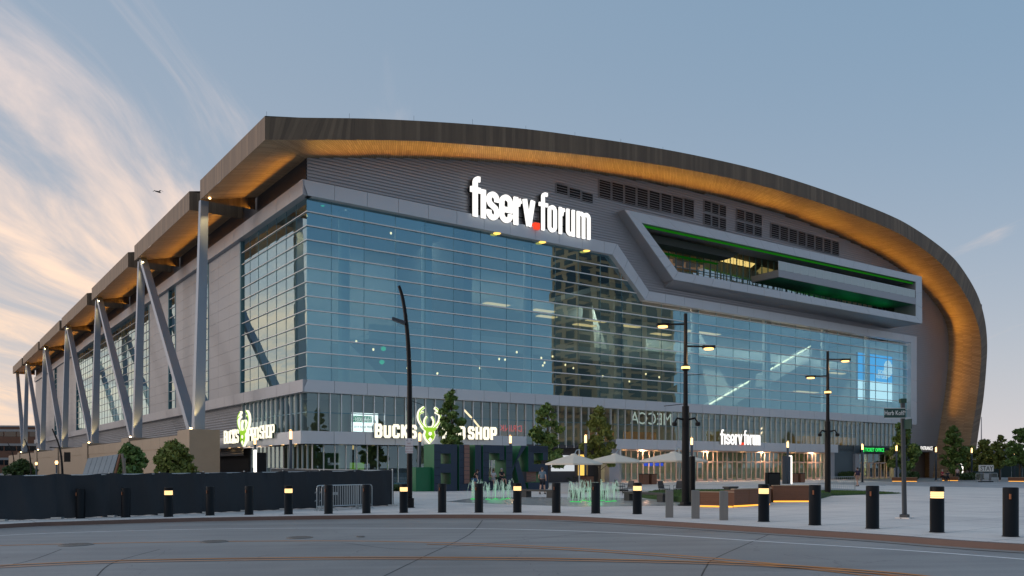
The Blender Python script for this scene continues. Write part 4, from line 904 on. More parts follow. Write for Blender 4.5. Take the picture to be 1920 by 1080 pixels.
def emblem(root, cx, zb, H, W, v, dep):       # stag head: green with cream edging
    k = H; sx = W
    def PT(x, y): return (cx + x * sx, zb + y * k)
    ant = [(.10, .40), (.24, .46), (.36, .56), (.43, .68), (.43, .80), (.37, .91), (.22, 1.0)]
    tine = [(.42, .80), (.34, .84), (.24, .87)]; inner = [(.08, .42), (.16, .50), (.19, .60), (.16, .68), (.10, .74)]
    head = [(0, 0), (-.15, .12), (-.20, .22), (-.16, .33), (-.24, .38), (-.30, .44), (-.12, .41), (-.06, .44), (.06, .44), (.12, .41), (.30, .44), (.24, .38), (.16, .33), (.20, .22), (.15, .12)]
    edge = MB(); core = MB()
    for s in (-1, 1):
        for st, w1 in ((ant, .11), (tine, .08), (inner, .075)):
            P = [PT(x * s, y) for x, y in st]; P = [(p.x, p.y) for p in crom([(a, b, 0) for a, b in P], 4)]
            stroke(edge, P, w1 * k * .62, v, v + dep, 0); stroke(core, P, w1 * k * .28, v - .05, v - .01, 0)
    big = [(x * 1.16, (y - .22) * 1.12 + .22) for x, y in head]
    edge.prism([PT(*p) for p in big][::-1], v - .004, v + dep); core.prism([PT(*p) for p in head][::-1], v - .056, v - .012)
    e = edge.build('emblem_edge', M_CREAML, root); core.build('emblem_core', M_GREENL, e)
    wm = MB(); wm.prism([PT(0, .02), PT(.08, .10), PT(0, .16), PT(-.08, .10)], v - .09, v - .06); wm.prism([PT(0, .20), PT(.07, .25), PT(.05, .31), PT(-.05, .31), PT(-.07, .25)], v - .09, v - .06); wm.build('muzzle', M_CREAML, e)
    dmk = MB(); dmk.prism([PT(-.1, .15), PT(-.02, .175), PT(-.02, .19), PT(-.1, .17)], v - .1, v - .065); dmk.prism([PT(.1, .15), PT(.02, .175), PT(.02, .19), PT(.1, .17)], v - .1, v - .065); dmk.build('eyes', mat('emblem_dark', (.01, .04, .02)), e)
M_CANG = mat('green_letter_can', (.01, .05, .012), .5)
r1 = sign_root('shop_sign', 'white lit BUCKS PRO SHOP letters with green stag on the front fascia')
X1 = lambda x: F(x, 810, -1.35)[0]
block_word(r1, 'BUCKS', X1(702), X1(783), 4.5, 1.32, -1.35, .3, .27, M_CREAML, M_CANG)
block_word(r1, 'PRO', X1(829), X1(874), 4.52, 1.32, -1.35, .3, .27, M_CREAML, M_CANG); block_word(r1, 'SHOP', X1(877), X1(933), 4.53, 1.32, -1.35, .3, .27, M_CREAML, M_CANG)
emblem(r1, X1(806), 4.1, 3.45, 2.75, -1.35, .25)
r2 = thing('shop_sign', Wd(0, 0, 0), TH - math.pi / 2, 'white lit BUCKS PRO SHOP letters with green stag on the shaded left face', 'sign')
# local x runs towards the viewer's right, i.e. against v; local y is u
Y2 = lambda x: -Sd(x, 810, -1.35)[0]
block_word(r2, 'BUCKS', Y2(419), Y2(446.5), 4.3, 1.4, -1.35, .3, .17, M_CREAML, M_CANG); block_word(r2, 'PRO', Y2(464), Y2(484), 4.42, 1.3, -1.35, .3, .19, M_CREAML, M_CANG); block_word(r2, 'SHOP', Y2(485.5), Y2(513.5), 4.55, 1.25, -1.35, .3, .17, M_CREAML, M_CANG)
emblem(r2, Y2(455.5), 3.95, 3.5, 4.0, -1.35, .25)
# ticket office and side entrance signs
def board(label, x0, x1, z0, z1, v, s, size, m, bm=M_BLACK, xs=1., al='CENTER', tx=None):
    r = sign_root('sign_board', label); MB().box(x0, x1, v, v + .5, z0, z1).build('board', bm, r)
    text_obj('lettering', s, size, m, r, (tx if tx is not None else (x0 + x1) / 2, v - .03, z0 + (z1 - z0) * .5 - size * .34), FR, xs=xs, align=al); return r
x0 = F(1618, 845, -1.2)[0]; x1 = F(1690, 845, -1.2)[0]
tk = board('black canopy sign reading TICKET OFFICE in green light', x0, x1, 3.95, 4.75, -1.2, 'TICKET OFFICE', .78, glow('green_text', (.03, .75, .12), 1.4), al='LEFT', tx=x0 + .5, xs=.95)
MB().box(x0 + .1, x0 + .25, -1.24, -1.21, 4.0, 4.7).build('green_bar', MT['green_text'], tk)
x0 = F(1724, 845, -1.2)[0]; x1 = F(1754, 845, -1.2)[0]
board('black canopy sign with white lettering ENTRANCE beside the arch foot', x0 - 1, x1 + .4, 4.46, 5.1, -1.2, 'ENTRANCE', .85, M_WHITEL, xs=.85)

# ================================================================== plaza things
# ---- bollards along the kerb
BOL = [(151, 972, 0), (236, 970, 0), (316, 969, 1), (394, 966.3, 0), (467, 965, 0), (541, 964.3, 1), (616, 963.3, 0), (687, 962.3, 0), (757, 961.5, 1), (829, 961, 0), (898, 961, 0), (970, 961, 1), (1043, 961.5, 0), (1117, 962.5, 0), (1195, 963.8, 1),
       (1255, 970, 2), (1304, 972, 2), (1357, 975, 2), (1432, 978, 1), (1528, 984.5, 0), (1636, 991, 0), (1757, 998, 1), (1895, 1006, 0)]
def bollard_proto(kind):
    r = .165
    o = thing('bollard', (0, 0, 0), 0, 'x', 'bollard', 'bollards along the kerb')
    if kind == 2: 
        mb = MB(); mb.box(-.125, .125, -.125, .125, 0, .89); mb.rbox(-.125, .125, -.125, .125, .891, .93, .015)
        mb.build('post', M_GREYB, o); return o
    top = 1.15
    if kind == 1:
        MB().lathe([(r + .02, 0), (r + .02, .02), (r, .025), (r, .86)], n=24).build('post', M_BLACK, o, True)
        MB().lathe([(r - .015, .861), (r - .015, 1.02)], n=24).build('lamp_band', glow('bollard_glow', (1, .62, .27), 1.7), o, True)
        MB().lathe([(r, 1.021), (r, 1.135), (r - .015, 1.15)], n=24).build('cap', M_BLACK, o)
        mb = MB()
        for k in range(3): mb.lathe([(r - .005, .895 + k * .045), (r - .005, .903 + k * .045)], n=24)
        mb.build('louvre_rings', mat('bollard_rings', (.25, .18, .1), .4, .5), o)
    else:
        MB().lathe([(r + .02, 0), (r + .02, .02), (r, .025), (r, 1.135), (r - .015, 1.15)], n=24).build('post', M_BLACK, o, True)
        MB().box(-.11, -.085, -r - .006, -r + .12, .88, 1.0).build('reflector', mat('amber_reflector', (.35, .12, .05), .3), o)
    return o
protos = {}
cnt = 0
for i, (x, y, k) in enumerate(BOL):
    p = GP(x, y)
    if k not in protos: protos[k] = o = bollard_proto(k)
    else: o = copy_tree(protos[k])
    o.location = (p.x, p.y, p.z - .01); o.rotation_euler.z = random.uniform(-.15, .15) if k < 2 else R(-8)
    o['label'] = ('%s, %s from the left in the kerbside row' % ({0: 'plain unlit black bollard', 1: 'black bollard with glowing amber band'}.get(k), ORD[i])) if k < 2 else \
        'square brushed grey bollard, %s of the three grey ones' % ('left', 'middle', 'right')[i - 15]
# ---- hoarding fence with dark fabric
fp = [GP(x, y) for x, y in ((-330, 986), (0, 977), (300, 966), (600, 953), (738, 948.5))]
FNC = thing('construction_fence', fp[-1], 0, 'long dark fabric-covered construction fence behind the left bollards', 'fence')
off = fp[-1]
fpts = []
for a, b, n in ((fp[0], fp[1], 3), (fp[1], fp[2], 3), (fp[2], fp[3], 4), (fp[3], fp[4], 2)):
    for k in range(n): fpts.append(a.lerp(b, k / n))
fpts.append(fp[4]); back = Wd(-7.5, -12); fpts.append(back.lerp(fp[4], .55)); fpts.append(back)
for i, (a, b) in enumerate(zip(fpts, fpts[1:])):
    mb = MB(); n, h = 14, 6; d = (b - a); d.z = 0; nn = Vector((-d.y, d.x, 0)).normalized(); L = d.length
    ph = random.uniform(0, 9); gr = []
    for q in range(n + 1):
        col = []
        for r_ in range(h + 1):
            t = q / n; s_ = r_ / h; top = 1.70 + .02 * math.sin(t * 9 + ph) - (.05 * math.sin(math.pi * t))
            wob = (.06 * math.sin(t * 11 + ph + s_ * 3) + .045 * math.sin(t * 23 + s_ * 6 + ph * 2) * s_ + .05 * math.sin(ph + s_ * 3) * math.sin(math.pi * t)) * (1 if 0 < q < n else .0)
            p = a.lerp(b, t) + nn * wob; zb_ = gz(p.x, p.y); col.append((p.x - off.x, p.y - off.y, zb_ + .008 + top * s_ - off.z + (.012 * (1 + math.sin(t * 17 + ph)) if r_ == 0 else 0)))
        gr.append(col)
    for q in range(n):
        for r_ in range(h): mb.quad(gr[q][r_], gr[q + 1][r_], gr[q + 1][r_ + 1], gr[q][r_ + 1])
    o = mb.build('fabric_panel', M_FAB, FNC); weld(o)
    P = a - off + nn * .06; z_ = gz(a.x, a.y) - off.z
    mb = MB(); mb.tube([(P.x, P.y, z_), (P.x, P.y, z_ + 1.74)], .03, 8); mb.box(P.x - .25, P.x + .25, P.y - .12, P.y + .12, z_ + .01, z_ + .07); mb.build('fence_post', M_GALV, FNC)
    Q = b - off + nn * .05; z2 = gz(b.x, b.y) - off.z
    MB().tube([(P.x, P.y, z_ + 1.66), (Q.x, Q.y, z2 + 1.66)], .02, 6).build('top_rail', M_GALV, FNC)
# ---- crowd barriers
def barrier(loc, rz, label, L=2.3, plate=True):
    o = thing('crowd_barrier', loc, rz, label, 'barrier', 'steel crowd barriers'); h = 1.08; r = .12
    fr_ = [(0, 0, 0), (0, 0, h - r)] + [(r - r * math.cos(R(a)), 0, h - r + r * math.sin(R(a))) for a in (30, 60, 90)] + [(L - r + r * math.sin(R(a)), 0, h - r + r * math.cos(R(a))) for a in (0, 30, 60, 90)] + [(L, 0, 0)]
    mb = MB(); mb.tube(fr_, .021, 8); mb.tube([(0, 0, .2), (L, 0, .2)], .018, 6); mb.build('frame', M_GALV, o, True)
    n = 18; bm_ = MB().tube([(0, 0, .2), (0, 0, h - .02)], .009, 5).mesh('bar', M_GALV)
    for k in range(1, n): c = link('bar', bm_, o); c.location = (L * k / n, 0, 0)
    for x in (.12, L - .12): MB().tube([(x, -.3, .02), (x, 0, .12), (x, .3, .02)], .016, 6).build('foot', M_GALV, o)
    for z_ in (.45, .8): MB().tube([(-.0, 0, z_), (-.09, 0, z_), (-.09, 0, z_ - .06)], .012, 6).build('hook', M_GALV, o)
    if plate: MB().box(L * .16, L * .5, -.04, -.025, .66, .78).build('name_plate', mat('plate_white', (.6, .62, .62), .4), o)
    return o
pb = GP(594, 958.5); pe = GP(681, 953); rzb = math.atan2((pe - pb).y, (pe - pb).x)
barrier(pb, rzb, 'front crowd barrier with white plate leaning at the dark fence')
for k, lb in ((1, 'second crowd barrier in the stack at the fence'), (2, 'third crowd barrier in the stack at the fence'), (3, 'rearmost crowd barrier of the stack, reaching furthest right')):
    q = pb + Vector((.18 * k, .10 * k, 0)); barrier(q, rzb - .01 * k, lb, plate=False)
p = GP(1537, 924.5); q_ = GP(1603, 923); barrier(p, math.atan2((q_ - p).y, (q_ - p).x), 'crowd barrier standing on the lawn edge beside the right lamp pole', L=(q_ - p).length)
p = GP(1830, 905); barrier(p, .1, 'pale crowd barrier far right near the black-and-white sign', L=2.6, plate=False)
# ---- tall lamp poles
def double_lamp(base, H, label, flip=1):
    o = thing('street_lamp', base, 0, label, 'street lamp'); k = H / 8.5
    mb = MB(); mb.tube([(0, 0, .06), (0, 0, 4.4 * k)], [.17, .15], 12); mb.tube([(0, 0, 4.4 * k + .01), (0, 0, H)], [.10, .075], 10); mb.build('pole', M_BLACK, o)
    MB().lathe([(.34, 0), (.34, .05), (.26, .06), (.24, .16), (.20, .17)], n=12).build('base', M_BLACK, o)
    for z_, s, l in ((.945 * H, -flip, .75), (.83 * H, flip, .75)):
        a_ = MB(); a_.tube([(0, 0, z_), (s * l, -.05, z_ - .02)], .04, 8); a_ = a_.build('arm', M_BLACK, o)
        hd = MB(); hd.box(s * l - .02 if s > 0 else s * l - .5, s * l + .5 if s > 0 else s * l + .02, -.17, .1, z_ - .09, z_ + .02); hd.build('lamp_head', M_BLACK, a_)
        hg = MB(); xx = s * (l + .24); hg.lathe([(.2, -.06), (.21, 0)], n=14, c=(xx, -.04, z_ - .092)); hg.build('lamp_glow', glow('street_lamp_glow', (1, .55, .16), 3), a_)
        L = bpy.data.lights.new('lamp_light', 'POINT'); L.energy = 60; L.color = (1, .6, .25); L.shadow_soft_size = .15; lo = bpy.data.objects.new('lamp_light', L); COL.objects.link(lo); lo.parent = o; lo.location = (xx, -.04, z_ - .4)
    z_ = .72 * H; m2 = MB(); m2.lathe([(.12, -.15), (.17, -.08), (.17, .06), (.1, .12)], n=12, c=(0, 0, z_)); c_ = m2.build('lamp_collar', M_BLACK, o)
    MB().lathe([(.175, -.07), (.185, -.02), (.175, .03)], n=14, c=(0, 0, z_)).build('lamp_glow', MT['street_lamp_glow'], c_)
    MB().tube([(0, 0, z_ - .35), (.9 * flip, .3, z_ - .25)], .015, 5).build('banner_rod', M_BLACK, o); MB().tube([(0, 0, .53 * H), (-.9 * flip, .2, .52 * H)], .015, 5).build('banner_rod', M_BLACK, o)
    for s in (-1, 1):
        cm = MB(); cm.tube([(0, 0, .445 * H), (s * .38, -.1, .455 * H), (s * .5, -.12, .43 * H)], .045, 6); cm.lathe([(.05, -.10), (.11, -.07), (.11, .05), (.04, .09)], n=10, c=(s * .5, -.14, .425 * H)); cm.build('camera_bracket', M_BLACK, o)
    return o
double_lamp(GP(1285.5, 948), (876 - 592) * GP(1285, 948).y / FPX + HC, 'tall black lamp pole with amber lamps before the entrance', 1)
dl = double_lamp(GP(1552, 931), (876 - 661) * GP(1552, 931).y / FPX + HC, 'tall black lamp pole with amber lamps beside the lawn barrier', -1)
MB().lathe([(.6, -.1), (.6, .05)], n=4, c=(0, 0, 0)).build('plinth', M_PLAZA, dl)
# slim utility post next to the first pole
p = GP(1298, 946); o = thing('utility_post', p, 0, 'thick black post close behind the tall lamp pole by the grey bollards', 'post')
MB().lathe([(.13, 0), (.13, 2.1), (.11, 2.14)], n=14).build('shaft', M_BLACK, o); MB().lathe([(.2, 0), (.2, .04)], n=14).build('base', M_BLACK, o)
# curved pole with parking sign
p = GP(768, 952); o = thing('street_lamp', p, 0, 'curved black street lamp pole carrying a parking sign', 'street lamp'); kz = p.y / FPX
cp = [((x - 768) * kz, 0, (YH - y) * kz + HC - p.z) for x, y in ((768, 950), (768, 760), (767.5, 700), (765, 640), (760, 590), (754, 555), (748, 536))]
MB().tube([tuple(v_) for v_ in crom(cp, 5)], [.125 - .002 * i for i in range(31)], 12).build('pole', M_BLACK, o, True); MB().lathe([(.24, 0), (.24, .02), (.2, .025), (.2, .42), (.14, .44)], n=14).build('base', M_BLACK, o)
hx, hz = (750 - 768) * kz, (YH - 603) * kz + HC - p.z
hd = MB(); hd.hexa([(hx - .34, -.18, hz + .06), (hx + .22, -.18, hz - .16), (hx + .22, .18, hz - .16), (hx - .34, .18, hz + .06), (hx - .32, -.15, hz + .19), (hx + .28, -.15, hz + .0), (hx + .28, .15, hz + .0), (hx - .32, .15, hz + .19)]); hd.tube([(hx + .1, 0, hz), ((762 - 768) * kz, 0, hz + .05)], .04, 6); hd.build('lamp_head', mat('lamp_grey', (.03, .035, .045), .4), o)
sx_, sz_ = 0.0, (YH - 836) * kz + HC - p.z
sg = MB(); sg.rbox(-.17, .17, -.16, -.14, sz_ - .33, sz_ + .33, .01); sg = sg.build('parking_sign', mat('sign_white', (.62, .60, .62), .5), o)
for k, (t_, s_, c_) in enumerate((('<  >', .16, 'sign_blue'), ('NO', .10, 'sign_red'), ('PARKING', .075, 'sign_red'), ('ANY TIME', .07, 'sign_red'), ('TOW ZONE', .065, 'sign_red'))):
    text_obj('lettering', t_, s_, mat(c_, {'sign_blue': (.03, .06, .15), 'sign_red': (.28, .09, .09)}[c_]), sg, (0, -.165, sz_ + .19 - .12 * k), FR, .002)
MB().tube([(0, 0, 4.8), (.55, .2, 4.6)], .013, 5).build('banner_rod', M_BLACK, o)
# street-name post
p = GP(1696, 972); o = thing('street_sign', p, 0, 'tall dark post with green Herb Kohl street name blade', 'street sign'); kz = p.y / FPX
Ht = (YH - 756) * kz + HC - p.z
MB().tube([(0, 0, .1), (-.06, 0, Ht)], [.075, .07], 4).build('post', mat('sign_post_grey', (.055, .06, .065), .5), o); MB().lathe([(.3, 0), (.3, .035)], n=4).build('base_plate', M_PLAZA, o); MB().lathe([(.16, .036), (.16, .12), (.1, .14)], n=4).build('base', mat('sign_base', (.04, .045, .05), .5), o)
MB().box(-.14, .03, -.08, .08, Ht + .005, Ht + .14).build('cap', mat('cap_green', (.01, .05, .03), .4), o)
zb_ = (YH - 775) * kz + HC - p.z
bd = MB().box(-.68, -.02, -.11, -.09, zb_ - .16, zb_ + .16).build('name_blade', mat('blade_green', (.012, .05, .042), .4), o); mb = MB()
for a0, a1, b0, b1 in ((-.68, -.02, .145, .16), (-.68, -.02, -.16, -.145)): mb.box(a0, a1, -.115, -.111, zb_ + b0, zb_ + b1)
mb.build('blade_border', mat('blade_white', (.7, .72, .72), .4), bd)
text_obj('lettering', 'Herb Kohl', .20, mat('blade_text', (.8, .8, .8), .4), bd, (-.37, -.116, zb_ - .06), FR, .002, xs=.72); text_obj('lettering', 'Way', .085, MT['blade_text'], bd, (-.06, -.116, zb_ + .02), FR, .002, xs=.7)
MB().box(-.05, -.03, -.55, -.08, zb_ - .5, zb_ - .2).build('cross_blade', MT['blade_green'], o)
# ---- post lamps
def post_proto():
    o = thing('post_lamp', (0, 0, 0), 0, 'x', 'post lamp', 'slim lit post lamps')
    MB().lathe([(.11, 0), (.11, 3.75), (.09, 3.78)], n=14).build('shaft', M_BLUEP, o, True); MB().lathe([(.22, 0), (.22, .08)], n=14).build('base', M_BLUEP, o)
    MB().lathe([(.10, 3.785), (.10, 4.38)], n=14).build('lamp_tube', M_LAMPHOT, o, True); MB().lathe([(.11, 4.385), (.11, 4.44), (.06, 4.47)], n=14).build('cap', mat('lamp_cap', (.3, .25, .2), .5), o)
    return o
PL = [(545, 806, 'in front of the shop windows at the arena corner'), (478, 819, 'in front of the shop sign on the shaded side'), (787, 811, 'just left of the green block letters'), (957, 816, 'rising behind the K of the block letters'), (1098, 815, 'beside the first umbrella'), (1297, 820, 'rising over the largest umbrella'), (1477, 827, 'beside the white light pylon'), (1617, 832, 'left of the ticket office sign'),
      (1681, 835, 'right of the ticket office doors'), (1755, 838, 'at the foot of the bronze arch'), (1822, 840, 'standing right of the arch foot'), (1866, 849, 'small among the far right trees'), (1902, 844, 'at the right edge of the plaza')]
pp_ = None
for x, yt, lb in PL:
    D = (4.45 - HC) * FPX / (YH - yt); p = at(x, D); o = post_proto() if pp_ is None else copy_tree(pp_); pp_ = pp_ or o; o.location = p; o['label'] = 'slim lit post lamp ' + lb
    if x in (545, 957, 1098, 1297, 1477, 1617):
        L = bpy.data.lights.new('post_light', 'POINT'); L.energy = 25; L.color = (1, .6, .28); L.shadow_soft_size = .12; lo = bpy.data.objects.new('post_light', L); COL.objects.link(lo); lo.parent = o; lo.location = (0, 0, 4.7)
# ---- giant block letters
LB0 = GP(814, 921.5); 
def letter_obj(ch, i, w0=1.95, gap=.16, H=3.42, dep=1.5):
    loc = LB0 + Vector((U[0], U[1], 0)) * (w0 + gap) * i; o = thing('giant_letter', (loc.x, loc.y, 0), TH, {'B': 'giant navy and green block letter B with low green box beside it', 'U': 'giant navy block letter U with reddish plank panel', 'C': 'giant navy block letter C with two people seated inside', 'K': 'giant navy and green block letter K behind the fountain', 'S': 'giant navy block letter S with plank panel behind the walking man'}[ch], 'block letter', 'giant block letters')
    w = .55; bx = []
    if ch == 'B': bx = [(0, w, 0, H), (w + .002, w0 - w - .002, 0, .5), (w + .002, w0 - w - .002, 1.35, 2.0), (w + .002, w0 - w - .002, 2.75, H), (w0 - w, w0, 0, H)]
    if ch == 'U': bx = [(0, w + .35, 0, H), (w + .352, w0 - w - .002, 0, .6), (w0 - w, w0, 0, H)]
    if ch == 'C': bx = [(0, w, 0, H), (w + .002, w0, 0, .75), (w + .002, w0, H - .6, H), (w0 - .45, w0, 2.3, H - .602), (w0 - .45, w0, .752, 1.0)]
    if ch == 'K': bx = [(0, w + .05, 0, H)]
    if ch == 'S': bx = [(0, w0, H - .55, H), (0, w, 1.55, H - .552), (w + .002, w0, 1.4, 2.0), (0, w - .002, 1.4, 1.548), (w0 - w, w0, .552, 1.398), (0, w0, 0, .55), (w0 - .5, w0, 2.3, H - .552)]
    mb = MB()
    for a, b, c, d in bx: mb.box(a, b, 0, dep, c, d, 1, [1, 1, 0, 1, 1, 1])
    if ch == 'K':
        for pl in ([(w + .06, 1.35), (w0 - .5, H), (w0, H), (w + .06, 1.95 - .25)], [(w + .3, 1.95), (w + .62, 2.3), (w0 + .05, 0), (w0 - .6, 0)]): mb.prism(pl, 0.004, dep - .01, 1, 'y', 0)
    mb.build('letter_block', [M_NAVY, M_LGREEN], o)
    tr = MB()
    for a, b, c, d in bx[:1]: 
        for k in range(1, 6): tr.box(a + .03, b - .03, -.012, -.003, c + (d - c) * k / 6 - .008, c + (d - c) * k / 6 + .008)
    tr.build('panel_seams', M_BLACK, o)
    if ch == 'U':
        for k in range(9): MB().box(w - .12, w + .34, -.05, -.004, .55 + k * .32, .84 + k * .32).build('plank', M_PLANK, o)
    if ch == 'S':
        for k in range(4): MB().box(.02, .95, -.05 + .3, .26, .62 + k * .2, .80 + k * .2).build('plank', M_PLANK, o)
    if ch == 'B': MB().rbox(-1.3, -.004, .35, dep, 0, 1.75, .03).build('green_box', M_LGREEN, o)
    return o
for i, ch in enumerate('BUCKS'): letter_obj(ch, i)
# ---- trees
def leaf_cloud(name, blobs, n, size, m, parent, droop=.3):
    bl_ = np.array(blobs); wts = bl_[:, 3] * bl_[:, 4] * bl_[:, 5]; idx = rng.choice(len(bl_), n, p=wts / wts.sum())
    d = rng.normal(size=(n, 3)); d /= np.linalg.norm(d, axis=1)[:, None]; rad = rng.uniform(.35, 1.06, n) ** .6
    c = bl_[idx, :3] + d * rad[:, None] * bl_[idx, 3:6]
    a = rng.normal(size=(n, 3)); a[:, 2] -= droop; a /= np.linalg.norm(a, axis=1)[:, None]; b = rng.normal(size=(n, 3)); b -= (a * b).sum(1)[:, None] * a; b /= np.linalg.norm(b, axis=1)[:, None]
    s = size * rng.uniform(.6, 1.35, n)[:, None]; nrm = np.cross(a, b)
    v = np.stack([c - a * s, c + b * s * .55 + nrm * s * .12, c + a * s, c - b * s * .55 + nrm * s * .12], 1).reshape(-1, 3)
    me = bpy.data.meshes.new(name); me.vertices.add(4 * n); me.vertices.foreach_set('co', v.ravel()); me.loops.add(4 * n); me.loops.foreach_set('vertex_index', np.arange(4 * n, dtype=np.int32))
    me.polygons.add(n); me.polygons.foreach_set('loop_start', np.arange(0, 4 * n, 4, dtype=np.int32)); me.update(calc_edges=True); me.materials.append(m); return link(name, me, parent)
def tree(loc, H, W, trunk, label, m=M_LEAF, n=3200, seed=1, lean=.0, leaf=.17):
    rd = random.Random(seed); o = thing('plaza_tree', loc, rd.uniform(0, 6), label, 'tree', 'young plaza trees')
    mb = MB(); tp_ = [(0, 0, -.05), (.04, .02, trunk), (.06 + lean, -.03, H * .55), (lean, .02, H * .9)]; mb.tube(tp_, [.13, .10, .06, .02], 8)
    blobs = []
    for k in range(24):
        t = (k + rd.random()) / 24; zc = trunk + .15 * H * .3 + (H - trunk - .3) * t; ww = W * (.95 - .75 * abs(t - .30) ** 1.1 * 1.15) * rd.uniform(.55, 1.0) * (1 if t < .85 else .75)
        an = k * 2.4 + rd.uniform(-.4, .4); r_ = ww * .66 * (1 - .28 * t); bx_, by_ = r_ * math.cos(an), r_ * math.sin(an); rr = W * rd.uniform(.13, .27) * (1 - .28 * t)
        blobs.append((bx_ * 1.25, by_ * 1.25, zc, rr * 1.35, rr * 1.35, rr * rd.uniform(.7, 1.05))); zs = max(trunk * .9, zc - .28 * H * rd.uniform(.4, .8)); mb.tube([(.05, 0, zs), (bx_ * .55, by_ * .55, (zs + zc) / 2 + .05), (bx_, by_, zc)], [.035, .022, .008], 5, cap=False)
    blobs += [(lean * .6, 0, trunk + (H - trunk) * .35, W * .22, W * .22, H * .18), (lean, 0, H - .25, W * .12, W * .12, .42)]
    mb.build('trunk', M_BARK, o, True); leaf_cloud('crown', blobs, n, leaf, m, o); return o
def ztop(y, D): return HC + (YH - y) * D / FPX
for x, D, yt, w_, tr_, lb, m_, n_ in ((846, 69, 735, 1.4, 2.2, 'leafy tree in front of the shop sign behind the block letters', M_LEAF, 3600), (1026, 72, 757, 1.75, 1.9, 'leafy tree behind the block letter S, left of the umbrellas', M_LEAF, 3600), (1124, 77, 767, 1.75, 1.9, 'olive tinged tree behind the middle umbrella', M_LEAFY, 3400),
        (1692, 106, 796, 2.5, 1.7, 'dark tree right of the ticket office behind the street name post', M_LEAF, 3200), (1788, 116, 800, 2.3, 1.2, 'tall dark tree in front of the bronze arch foot', M_LEAF, 3400), (1844, 124, 826, 2.1, 1.6, 'olive tree just right of the arch foot', M_LEAFY, 2400), (1875, 118, 818, 2.3, 1.9, 'tree beside the black-and-white sign at far right', M_LEAFY, 2600), (1912, 108, 806, 2.3, 2.0, 'tree cut by the right edge of the picture', M_LEAF, 2600), (1818, 132, 838, 2.0, 1.4, 'small olive tree hidden behind the arch foot tree', M_LEAFY, 1800),
        (243, 60, 833, 1.35, 1.2, 'small bush-like tree right of the white A-frame panels', M_LEAF, 2200), (326, 57, 828, 1.5, 1.2, 'lit green young tree below the first stone pedestal', M_LEAFY, 2400), (40, 110, 862, 2.4, 1.0, 'dark shrub at far left below the brick building', M_HEDGE, 1500)):
    tree(at(x, D), ztop(yt, D), w_ * (1.2 if D < 90 else 1.0), tr_ * .85, lb, m_, int(n_ * 1.25), int(x), leaf=.17 if D < 90 else .22)
# ---- hedges and planters
def hedge(loc, L, Wd_, H, label, rz=TH):
    o = thing('hedge', loc, rz, label, 'hedge'); nb = max(3, int(L / .8)); bl_ = [(L * (k + .5) / nb, random.uniform(-.1, .1), H * .5, L / nb * .75, Wd_ * .5, H * .5) for k in range(nb)]
    leaf_cloud('foliage', bl_, int(420 * L), .12, M_HEDGE, o); mb = MB()
    for k in range(nb): x = L * (k + .5) / nb; mb.tube([(x, 0, -.02), (x + .1, .05, H * .7)], [.03, .01], 5)
    mb.build('stems', M_BARK, o); return o
for x, y, L, H, lb in ((1034, 905, 5, 1.1, 'dark hedge under the lit window display by the umbrellas'), (1575, 898.5, 4.6, 1.15, 'low hedge left of the ticket office doors'), (1690, 900, 4, 1.2, 'hedge right of the ticket office doors'), (1800, 900.5, 5.5, 1.0, 'hedge in front of the arch foot at right'), (735, 921, 3.2, .5, 'low grassy planting along the shop windows')):
    hedge(GP(x, y), L, 1.1, H, lb)
def planter(pa, pb, H, dp, label, glow_=True):
    d = pb - pa; d.z = 0; o = thing('timber_planter', pa, math.atan2(d.y, d.x), label, 'planter'); L = d.length; n = 6
    for k in range(n): MB().box(0, L, 0, .05, .09 + (H - .09) * k / n + .006, .09 + (H - .09) * (k + 1) / n).build('plank', M_WOOD, o)
    mb = MB(); mb.box(.02, L - .02, .06, dp, .09, H - .03); mb.build('core', M_WOOD, o)
    cp_ = MB(); cp_.box(-.02, L + .02, -.03, .14, H + .002, H + .04); cp_.build('coping', mat('pale_timber', (.42, .30, .20), .6), o)
    for k in range(int(L / 1.1) + 1): MB().box(max(0, min(L - .05, k * 1.1)), max(.05, min(L, k * 1.1 + .05)), -.012, -.001, .09, H).build('batten', M_WOOD, o)
    if glow_: MB().box(.05, L - .05, .03, .055, .015, .075).build('under_light', glow('under_glow', (1, .42, .06), 1.5), o)
    return o
LA = [GP(1310, 951), GP(1376, 951.5), GP(1446, 946.5), GP(1449, 942), GP(1522, 941)]
planter(LA[0], LA[1], .62, .5, 'left timber planter wall beside the grey bollards'); planter(LA[1], LA[2], .72, .5, 'middle timber planter wall with glowing foot'); planter(LA[3], LA[4], .75, .5, 'right timber planter wall in front of the lawn')
for x0_, x1_, y_, lb in ((1672, 1720, 903, 'small timber planter right of the ticket doors'), (1766, 1797, 901.5, 'small timber planter where people sit by the arch'), (1890, 1925, 903, 'small timber planter at the right edge')):
    planter(GP(x0_, y_), GP(x1_, y_ + .3), .5, .6, lb)
# raised lawn
lp = [GP(1190, 932), GP(1300, 945), LA[1] + Vector((.3, .4, 0)), LA[3] + Vector((.0, .4, 0)), LA[4] + Vector((0, .5, 0)), GP(1560, 931), GP(1690, 925.5), GP(1640, 922.5), GP(1450, 919.5), GP(1230, 921)]
mb = MB(); n_ = len(lp); cc = sum(lp, Vector()) / n_
hts = [.12, .3, .58, .62, .5, .16, .02, .03, .10, .08]
for k in range(n_):
    a, b = lp[k], lp[(k + 1) % n_]; mb.v += [(cc.x, cc.y, .38), (a.x, a.y, a.z + hts[k]), (b.x, b.y, b.z + hts[(k + 1) % n_])]; q = len(mb.v); mb.f.append((q - 3, q - 2, q - 1)); mb.m.append(0); mb.uv.append(None)
    mb.quad((a.x, a.y, a.z - .1), (b.x, b.y, b.z - .1), (b.x, b.y, b.z + hts[(k + 1) % n_]), (a.x, a.y, a.z + hts[k]))
